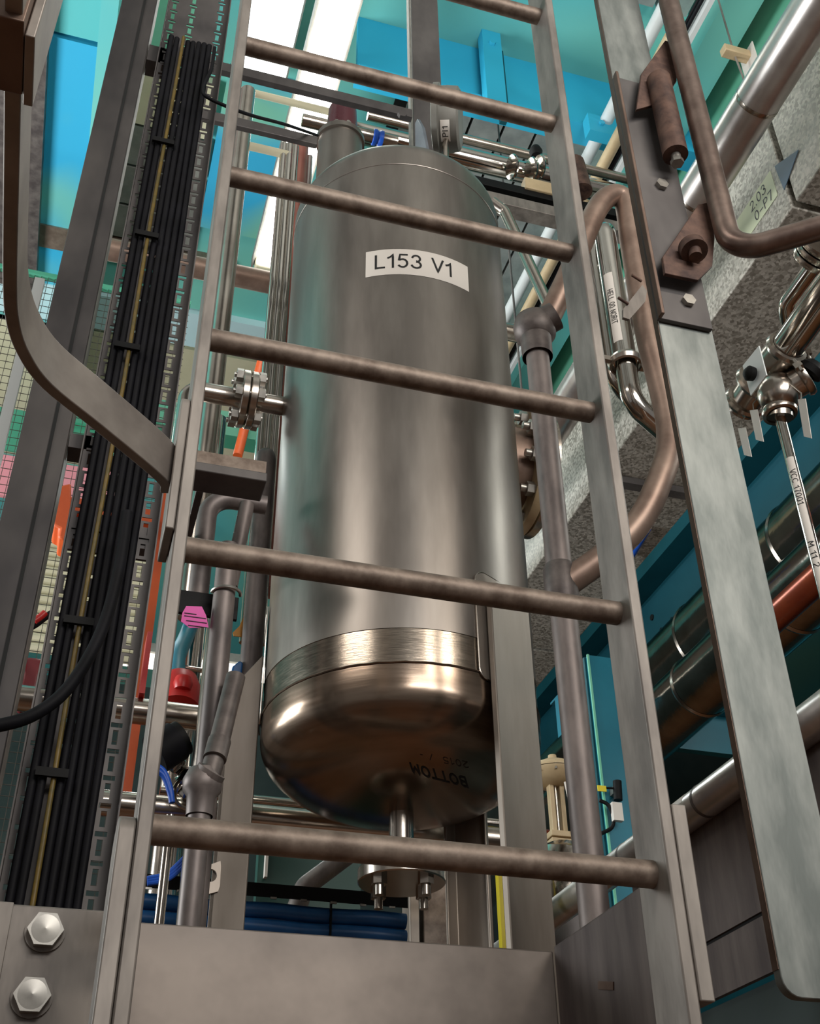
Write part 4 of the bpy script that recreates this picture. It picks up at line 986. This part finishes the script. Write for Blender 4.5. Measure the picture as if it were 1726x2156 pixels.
# bent elbow pipe
e1 = at(440, 1045, .72)
tag(MB().tube(fillet([(e1[0], .72, at(412, 1262, .72)[2]), e1, (zx(560, 1060, .72), .72, e1[2])], .045, 9), .0178, 24).build('elbow_pipe', 'handrail'), 'brown steel elbow pipe below the channel rail', 'pipe')
tag(MB().cyl(at(520, 1062, .70), at(484, 1235, .70), .0135, 20).build('sloping_pipe', 'handrail'), 'grey sloping pipe under the elbow pipe', 'pipe')
# left guard rail: post, tee clamp and sloping rail
gl = thing('guard_rail', 'grey tubular guard rail post with round tee clamp left of the tank', 'guard rail', (.112, .6, 1.6))
gx = zx(425, 1660, .6); zt = at(432, 1650, .6)[2]
MB().cyl((gx, .6, 1.6), (gx, .6, zt), .0165, 24).build('post', 'handrail', gl)
MB().lathe([(.0195, -.05), (.021, -.02), (.028, -.012), (.029, .004), (.022, .02), (0, .026)], (gx, .6, zt), seg=28, cap=False).cyl((gx, .6, zt-.004), at(446, 1622, .588), .0225, 24).build('tee_clamp', 'handrail', gl)
MB().tube([at(437, 1650, .592), at(462, 1560, .60), at(496, 1425, .62)], .0155, 24).build('sloping_rail', 'clampdark', gl)
MB().tube([at(452, 1598, .592), at(462, 1560, .60)], .0175, 24).build('sleeve', 'clampdark', gl)
# tall pipe with u bolt
ty_ = .66
tall = thing('strapped_pipe', 'grey vertical pipe held by a U bolt on a black bracket', 'pipe', (zx(455, 1400, ty_), ty_, 1.9))
MB().cyl((zx(458, 1400, ty_), ty_, 1.7), (zx(458, 1400, ty_), ty_, at(480, 1150, ty_)[2]), .0185, 24).build('pipe', 'handrail', tall)
ub = at(476, 1250, ty_); mb = MB()
mb.tube([(ub[0]+.024*math.cos(a), ty_-.024*math.sin(a), ub[2]) for a in [PI*i/14 for i in range(15)]], .003, 8).build('u_bolt', 'bolt', tall)
bk = tag(MB().box((zx(378, 1255, .69), .69, ub[2]-.030), (zx(502, 1270, .69), .698, ub[2]+.014)).build('black_bracket', 'blackp', bevel=.001), 'flat black bracket behind the strapped pipe', 'bracket')
# second post at left of leg
tag(MB().cyl((zx(440, 1500, .95), .95, 1.8), (zx(440, 1500, .95), .95, at(480, 1260, .95)[2]), .021, 20).build('steel_pipe', 'satin'), 'satin pipe just behind the strapped pipe', 'pipe')
# tags
P = [at(x, y, .66) for x, y in ((392, 1276), (425, 1277), (434, 1296), (439, 1321), (400, 1322), (381, 1308), (384, 1290))]
pt = tag(MB().prism(P, (0, .001, 0)).build('pink_tag', 'pink'), 'bright pink card tag hanging beside the strapped pipe', 'tag')
for k_, (y_, a, b) in enumerate(((1291, 388, 414), (1297, 388, 434), (1307, 392, 436), (1317, 396, 436))):
    A_, B_ = at(a, y_-1, .659), at(b, y_+1, .659)
    MB().box((A_[0], .6585, A_[2]-.0006), (B_[0], .6595, A_[2]+.0004)).build('handwriting', 'ink', pt)
P = [at(x, y, 1.0) for x, y in ((521, 1299), (512, 1300), (504, 1318), (490, 1332), (492, 1339), (520, 1342))]
tag(MB().prism(P, (0, .002, 0)).build('ochre_tag', 'ochre'), 'ochre bell shaped tag left of the tank leg', 'tag')
# red parts, blue handle, teal hose behind
def blob(name, lab, cat, px, py, Y, r, m, sq=(1, 1, 1)):
    c = at(px, py, Y); prof = [(r*math.sin(PI*i/10)+.0001, -r*sq[2]*math.cos(PI*i/10)) for i in range(11)]
    return tag(MB().lathe(prof, c, (0, 0, 1), 24, False).build(name, m), lab, cat)
rvv = thing('red_valve', 'red valve body low between left stile and strapped pipe', 'valve', at(345, 1470, 1.6))
c = at(378, 1455, 1.6); MB().lathe([(.0, -.06), (.05, -.05), (.055, 0), (.04, .04), (.015, .06), (0, .065)], c, (0, .2, 1), 24, False).build('body', 'red', rvv)
c = at(385, 1440, 1.55); MB().lathe([(0, -.02), (.02, -.016), (.024, 0), (.02, .016), (0, .02)], c, (0, 0, 1), 18, False).build('knob', 'red', rvv)
c = at(378, 1455, 1.6); MB().cyl((c[0], 1.6, 0), (c[0], 1.6, c[2]-.05), .02, 16).build('riser', 'satin', rvv)
pz_ = at(250, 1493, 1.15)[2]+.0262
tag(MB().box((at(292, 1470, 1.12)[0], 1.12, pz_), (at(322, 1330, 1.12)[0], 1.18, at(318, 1330, 1.12)[2])).build('red_panel', 'red'), 'red upright box standing on the cross pipe between tray and left stile', 'box')  # plain red panel, upright on the cross pipe
tag(MB().box(at(35, 1470, 1.2), at(92, 1385, 1.2)+np.array([0, .08, 0])).build('red_box', 'darkred', bevel=.008), 'dark red box at the left edge behind the column', 'box')
tag(MB().tube(spline([at(404, 1310, 1.96), at(390, 1345, 1.9), at(375, 1380, 1.75), at(370, 1425, 1.62)], 6), .022, 14).build('teal_hose', 'tealcol'), 'teal curved hose behind the red valve', 'hose')
tag(MB().cyl(at(350, 1400, 1.966), at(428, 1412, 1.966), .008, 14).build('chrome_rod', 'chrome'), 'short chrome rod above the red valve', 'rod')
tag(MB().cyl((zx(402, 1400, 2.0), 2.0, 0), (zx(402, 1400, 2.0), 2.0, 4.1), .03, 20).build('chrome_pipe', 'chrome'), 'polished upright pipe behind the red valve', 'pipe')
P = [at(x, y, .965) for x, y in ((505, 1390), (512, 1395), (506, 1444), (484, 1440), (490, 1402))]
tag(MB().prism(P, (0, .015, 0)).build('blue_lever', 'blue', bevel=.003), 'blue flat lever just left of the left tank leg', 'lever')
# orange items
P = [at(x, y, 1.8) for x, y in ((150, 1016), (116, 1025), (120, 1050), (110, 1065), (112, 1105), (126, 1112), (122, 1130), (138, 1138), (150, 1100))]
of = thing('orange_hoist', 'orange painted hoist column, its bracket left of the cables and its strut right of them', 'hoist', (at(318, 1180, 1.9)[0], 1.9, 0))
MB().prism(P, (0, .10, 0)).build('bracket', 'orange', of, bevel=.006)
MB().box((at(140, 1060, 1.85)[0], 1.85, at(140, 1075, 1.85)[2]), (at(335, 1100, 1.85)[0], 1.95, at(140, 1045, 1.85)[2])).build('arm', 'orange', of)
MB().box((zx(318, 1180, 1.9), 1.9, 0), (zx(342, 1180, 1.9), 1.93, at(330, 1015, 1.9)[2])).build('upright', 'orange', of)
# horizontal pipes low at the left
XE = at(1105, 1850, 1.1)[0]
for (px, py, Y, r, m, lab, x0, x1) in ((250, 1493, 1.15, .026, 'satin', 'satin cross pipe behind the left stile, upper of two', -.7, .25),
                                       (450, 1712, 1.1, .024, 'satin', 'stencilled satin cross pipe behind the left stile, lower of two', -.02, XE),
                                       (600, 1690, 1.3, .010, 'chrome', 'thin bright cross pipe left below the tank', .1, XE+.02)):
    q = at(px, py, Y); x1 = x1 if x0 < -.5 else at(1112, 1850, Y)[0]; tag((MB().tube(fillet([(x0, Y, q[2]), (x1, Y, q[2]), (x1, Y, 0)], .05), r, 24) if x0 > -.5 else MB().tube(fillet([(x0, Y, 0), (x0, Y, q[2]), (x1, Y, q[2])], .06), r, 24)).build('cross_pipe', m), lab, 'pipe')
q = at(15, 1650, 1.3)
tag(MB().tube(fillet([(-.7, 1.3, 0), (-.7, 1.3, q[2]), (-.28, 1.3, q[2])], .05), .022, 20).build('cross_pipe', 'chrome'), 'short polished pipe at the left edge low down', 'pipe')
# black cylinder, blue hoses, small machine parts
bc = thing('black_actuator', 'black cylindrical actuator head behind the left stile', 'actuator', at(350, 1600, 1.0))
MB().cyl(at(325, 1590, 1.0), at(372, 1560, 1.0), .038, 28).build('body', 'black', bc, bevel=.003)
MB().cyl(at(372, 1560, 1.0), at(384, 1553, 1.0), .034, 28).build('cap', 'blackp', bc, bevel=.003)
for i, (d, lab) in enumerate(((0, 'upper'), (9, 'lower'))):
    tag(MB().tube(spline([at(325, 1610+d, .98), at(345, 1625+d, .98), at(358, 1660+d, .98), at(362, 1690, .98)], 6), .0055, 10).build('blue_hose', 'bluecable'),
        'bright blue hose curving under the black actuator, %s of two' % lab, 'hose')
for i in range(3):
    tag(MB().tube(spline([at(398, 1795+i*6, .98), at(380, 1815+i*7, .98), at(350, 1840+i*6, .98), at(310, 1850+i*5, .98)], 5), .0045, 8).build('blue_hose', 'bluecable'),
        'bright blue hose of the bundle above the black rail, %s of three' % ('top', 'middle', 'bottom')[i], 'hose')
sv = thing('steel_fitting', 'small polished fittings between the left stile and the tee clamp', 'fitting', at(380, 1690, 1.05))
for (px, py, r) in ((372, 1610, .016), (395, 1640, .02), (380, 1660, .012), (405, 1665, .024)):
    c = at(px, py, 1.05); MB().lathe([(.3*r, -r), (r, -.7*r), (r, .5*r), (.6*r, r)], c, (.5, -.4, .6), 20).build('coupling', 'chrome', sv)
MB().tube([at(400, 1670, 1.04)+.03*np.array([math.cos(a), 0, math.sin(a)]) for a in [2*PI*i/24 for i in range(24)]], .004, 8, close=True).build('ring', 'satin', sv)
tag(MB().cyl((zx(345, 1850, .75), .75, 1.9), (zx(345, 1850, .75), .75, at(350, 1770, .75)[2]+.04), .0075, 16).build('thin_upright', 'satin'), 'thin steel upright tube above the base beam', 'pipe')
# blue hose bundle on black tray at the bottom
by_ = 1.2
bt = thing('hose_tray', 'black cable tray carrying blue hoses above the base beam', 'cable tray', (.3, by_, at(600, 1940, by_)[2]))
zt1 = at(600, 1868, by_)[2]; xL, xR = zx(285, 1850, by_), zx(858, 1900, by_)
MB().box((xL, by_, zt1-.004), (xR, by_+.05, zt1+.004)).box((xL, by_-.002, zt1-.022), (xR, by_, zt1+.004)).build('rail', 'blackp', bt)
for i in range(9):
    x = xL+.02+(xR-xL)*i/9; MB().box((x, by_-.006, zt1-.026), (x+.012, by_-.003, zt1-.022)).build('clip', 'bolt', bt)
HL = ['dark blue hose slung under the black tray, front upper one', 'dark blue hose under the black tray, front lower one', 'thin blue hose hanging lowest under the black tray']
for i, (dz, r_) in enumerate(((-.043, .0155), (-.074, .0155), (-.0935, .006))):
    tag(MB().tube(spline([(xL+(xR-xL)*j/8, by_+.018-.008*(i == 2), zt1+dz+.0015*math.sin(j*2+i)) for j in range(9)], 3), r_, 14).build('blue_hose', 'blue'), HL[i], 'hose')
x = zx(697, 1910, by_); tag(MB().box((x-.002, by_-.001, zt1-.10), (x+.002, by_+.005, zt1-.018)).build('hose_strap', 'blackp'), 'black strap round the dark blue hoses', 'strap')
# black sheet metal and teal glass box behind the bottom
tag(MB().box((zx(545, 1790, 2.2), 2.2, 0), (zx(760, 1790, 2.2), 2.24, at(600, 1770, 2.2)[2])).build('green_cabinet', 'darkgreen'), 'dark green cabinet front below the tank, left of the outlet', 'cabinet')
tag(MB().box((zx(560, 1790, 2.18), 2.18, at(552, 1845, 2.18)[2]), (zx(566, 1790, 2.18), 2.20, at(552, 1790, 2.18)[2])).build('white_strip', 'label'), 'small white strip on the dark green cabinet', 'label')
tag(MB().tube(fillet([(at(560, 2100, 1.5)[0], 1.5, 0), at(560, 2100, 1.5), at(640, 1868, 1.5), at(745, 1790, 1.5), at(850, 1700, 1.52)], .04), .022, 20).build('sloping_pipe', 'handrail'), 'grey sloping pipe left of the outlet flange', 'pipe')
# posts under the tank
for (pxa, pxb, Y, m, lab) in ((862, 882, 1.35, 'leg', 'pale narrow post behind the outlet flange'), (890, 950, 1.35, 'rung', 'brown square post below the tank right of the outlet'),):
    tag(MB().box((zx(pxa, 1850, Y), Y, 1.7), (zx(pxb, 1850, Y), Y+.06, 2.9)).build('square_post', m, bevel=.002), lab, 'post')
q = at(1027, 1840, 1.5); tag(MB().box((q[0]-.005, 1.42, 0), (q[0]+.005, 1.44, q[2]+.03)).build('yellow_bar', 'yellow'), 'narrow yellow upright bar beside the rear tank leg', 'bar')
# wrapped foil lump behind rung near right leg
fo = at(1190, 1850, 1.6)
tag(MB().lathe([(0, -.10), (.07, -.08), (.10, -.02), (.09, .05), (.05, .08), (0, .09)], fo, (.2, 0, 1), 14, False).build('foil_wrap', 'foil'), 'crumpled bright foil wrap below the lowest rung', 'insulation')
tag(MB().lathe([(.055, 0), (.06, -.005), (.06, -.10), (.0, -.10)], at(1200, 1915, 1.55), (0, 0, 1), 24, False).build('dark_bucket', 'galvdark'), 'dark round canister behind the corner of the side plate', 'canister')

# control valve with diaphragm actuator
cvY = 1.9
cq = at(1165, 1625, cvY); cv = thing('control_valve', 'cream diaphragm control valve to the right of the right tank leg', 'valve', at(1165, 1800, cvY))
s_ = 1.0
cx_, cy_, cz_ = cq
MB().lathe([(0, .05), (.012, .05), (.014, .035), (.03, .032), (.075, .010), (.082, .0), (.082, -.006)], cq, seg=36, cap=False).build('upper_cap', 'cream', cv)
MB().lathe([(.082, -.008), (.080, -.014), (.06, -.035), (.028, -.045), (0, -.046)], cq, seg=36, cap=False).build('lower_cap', 'cream', cv)
for i in range(10):
    a = 2*PI*i/10; MB().cyl(cq+np.array([.076*math.cos(a), .076*math.sin(a), -.022]), cq+np.array([.076*math.cos(a), .076*math.sin(a), .004]), .004, 6).build('bolt', 'bolt', cv)
zl_ = at(1165, 1800, cvY)[2]
MB().box((cx_-.022, cy_-.012, zl_+.06), (cx_-.008, cy_+.012, cz_-.04)).box((cx_+.010, cy_-.012, zl_+.06), (cx_+.024, cy_+.012, cz_-.04)).build('yoke', 'cream', cv, bevel=.002)
MB().cyl((cx_, cy_, zl_+.05), (cx_, cy_, cz_-.04), .007, 12).build('spindle', 'satin', cv)
MB().cyl((cx_, cy_, 0), (cx_, cy_, zl_-.04), .03, 16).build('riser', 'satin', cv)
MB().box((cx_-.035, cy_-.03, zl_+.045), (cx_+.040, cy_+.03, zl_+.062)).box((cx_-.035, cy_-.03, zl_+.02), (cx_+.040, cy_+.03, zl_+.040)).lathe([(.030, zl_+.02), (.020, zl_-.02), (.03, zl_-.05)], (cx_, cy_, 0), seg=20).build('bonnet', 'cream', cv, bevel=.002)
MB().obox((cx_+.045, cy_-.06, cz_-.052), (1, 0, -.7), (0, 1, 0), (.7, 0, 1), .022, .004, .009).build('cable_marker', 'yellow', cv)
for k_, (r0, m_) in enumerate(((.0, 'label'), (.016, 'label'), (.03, 'black'))):
    MB().tube(spline([(cx_+.01+r0, cy_-.05, cz_-.05), (cx_+.018+r0, cy_-.055, cz_-.12), (cx_+.03+r0*.5, cy_-.055, cz_-.19), (cx_+.07, cy_-.055, cz_-.16), (cx_+.10, cy_-.05, cz_-.09), (cx_+.085, cy_-.05, cz_-.05)], 6), .0035, 8).build('cable_loop', m_, cv)
# sensor by the teal column
se = thing('black_sensor', 'black sensor with white tag in front of the teal column', 'sensor', at(1300, 1730, 1.9))
SY = 2.56
MB().cyl(at(1299, 1645, SY), at(1301, 1685, SY), .016, 16).build('body', 'blackp', se)
MB().box(at(1294, 1668, SY), at(1304, 1655, SY)+np.array([0, .04, 0])).build('mount', 'bolt', se)
MB().box(at(1293, 1726, SY-.02), at(1309, 1690, SY-.02)+np.array([0, .02, 0])).build('tag_plate', 'label', se)
MB().box(at(1259, 1665, SY), at(1276, 1657, SY)+np.array([0, .004, .004])).build('cable_marker', 'yellow', se)
MB().tube([at(1276, 1659, SY), at(1296, 1660, SY)], .004, 8).build('lead', 'blackp', se)
MB().tube(spline([at(1262, 1685, SY), at(1280, 1695, SY), at(1291, 1720, SY), at(1288, 1742, SY), at(1266, 1755, SY)], 5), .007, 8).build('cable', 'blackp', se)
# blue tube on the right
tag(MB().cyl(atZ(1328, 1172, DZ-.012), atZ(1364, 1112, DZ-.012), .0135, 12).build('blue_tube', 'bluecable'), 'bright blue tube under the duct right of the right ladder stile', 'tube')

# =================================================================== LEFT BACKGROUND: mesh panels
MYf = 3.0
ms = thing('mesh_panel', 'wire mesh guard panel standing behind the left column', 'mesh panel', (-.5, MYf, 1.6))
mb = MB(); xw0, xw1 = -1.3, .1
for i in range(47): mb.box((xw0+i*.03, MYf, 2.0), (xw0+i*.03+.0022, MYf+.0022, 5.6))
for i in range(90): mb.box((xw0, MYf+.002, 2.0+i*.04), (xw1, MYf+.0042, 2.0+i*.04+.0022))
tag(mb.build('wire_grid', 'wire', ms), kind='stuff')
MB().box((xw0-.02, MYf-.01, 1.9), (xw0, MYf+.02, 5.6)).box((xw0, MYf-.01, 5.58), (xw1, MYf+.02, 5.6)).build('frame', 'green', ms)
rw = thing('ribbed_screen', 'beige ribbed screen behind the wire mesh', 'screen', (-.6, 3.3, 1.5))
zz = np.arange(at(80, 1365, 3.3)[2], at(120, 1125, 3.3)[2], .045)
MB().box((-1.4, 3.33, 0), (-1.36, 3.36, zz[-1])).build('post', 'beige', rw)
for z in zz: MB().cyl((-1.4, 3.3, z), (.12, 3.3, z), .021, 8).build('slat', 'beige', rw)
tag(MB().box((-1.4, 3.35, at(120, 1060, 3.35)[2]), (.0, 3.37, at(120, 975, 3.35)[2])).build('pink_board', 'pinkwall'), 'pink board above the beige ribbed screen', 'board')
tag(MB().box((-1.4, 3.35, at(140, 965, 3.35)[2]), (.0, 3.37, at(140, 880, 3.35)[2])).build('green_board', 'green'), 'green board above the pink board behind the mesh', 'board')
tag(MB().box((zx(20, 850, 1.0)-.012, 1.0, 2.0), (zx(20, 850, 1.0)+.010, 1.02, 3.6)).build('white_post', 'white'), 'white slim post left of the dark column', 'post')
for i, (c_, lab) in enumerate((('black', 'black'), ('red', 'red striped'))):
    tag(MB().tube(spline([at(62, 1400, 1.25), at(30, 1365, 1.15), at(40, 1330+i*0, 1.1), at(70, 1318, 1.1), at(92, 1302, 1.1), at(110, 1290-6*i, 1.1)], 6) if i == 0 else spline([at(72, 1308, 1.09), at(86, 1298, 1.09), at(95, 1290, 1.09)], 5), .007, 10).build('bent_hose', c_),
        '%s hose bending out between column and tray' % lab, 'hose')
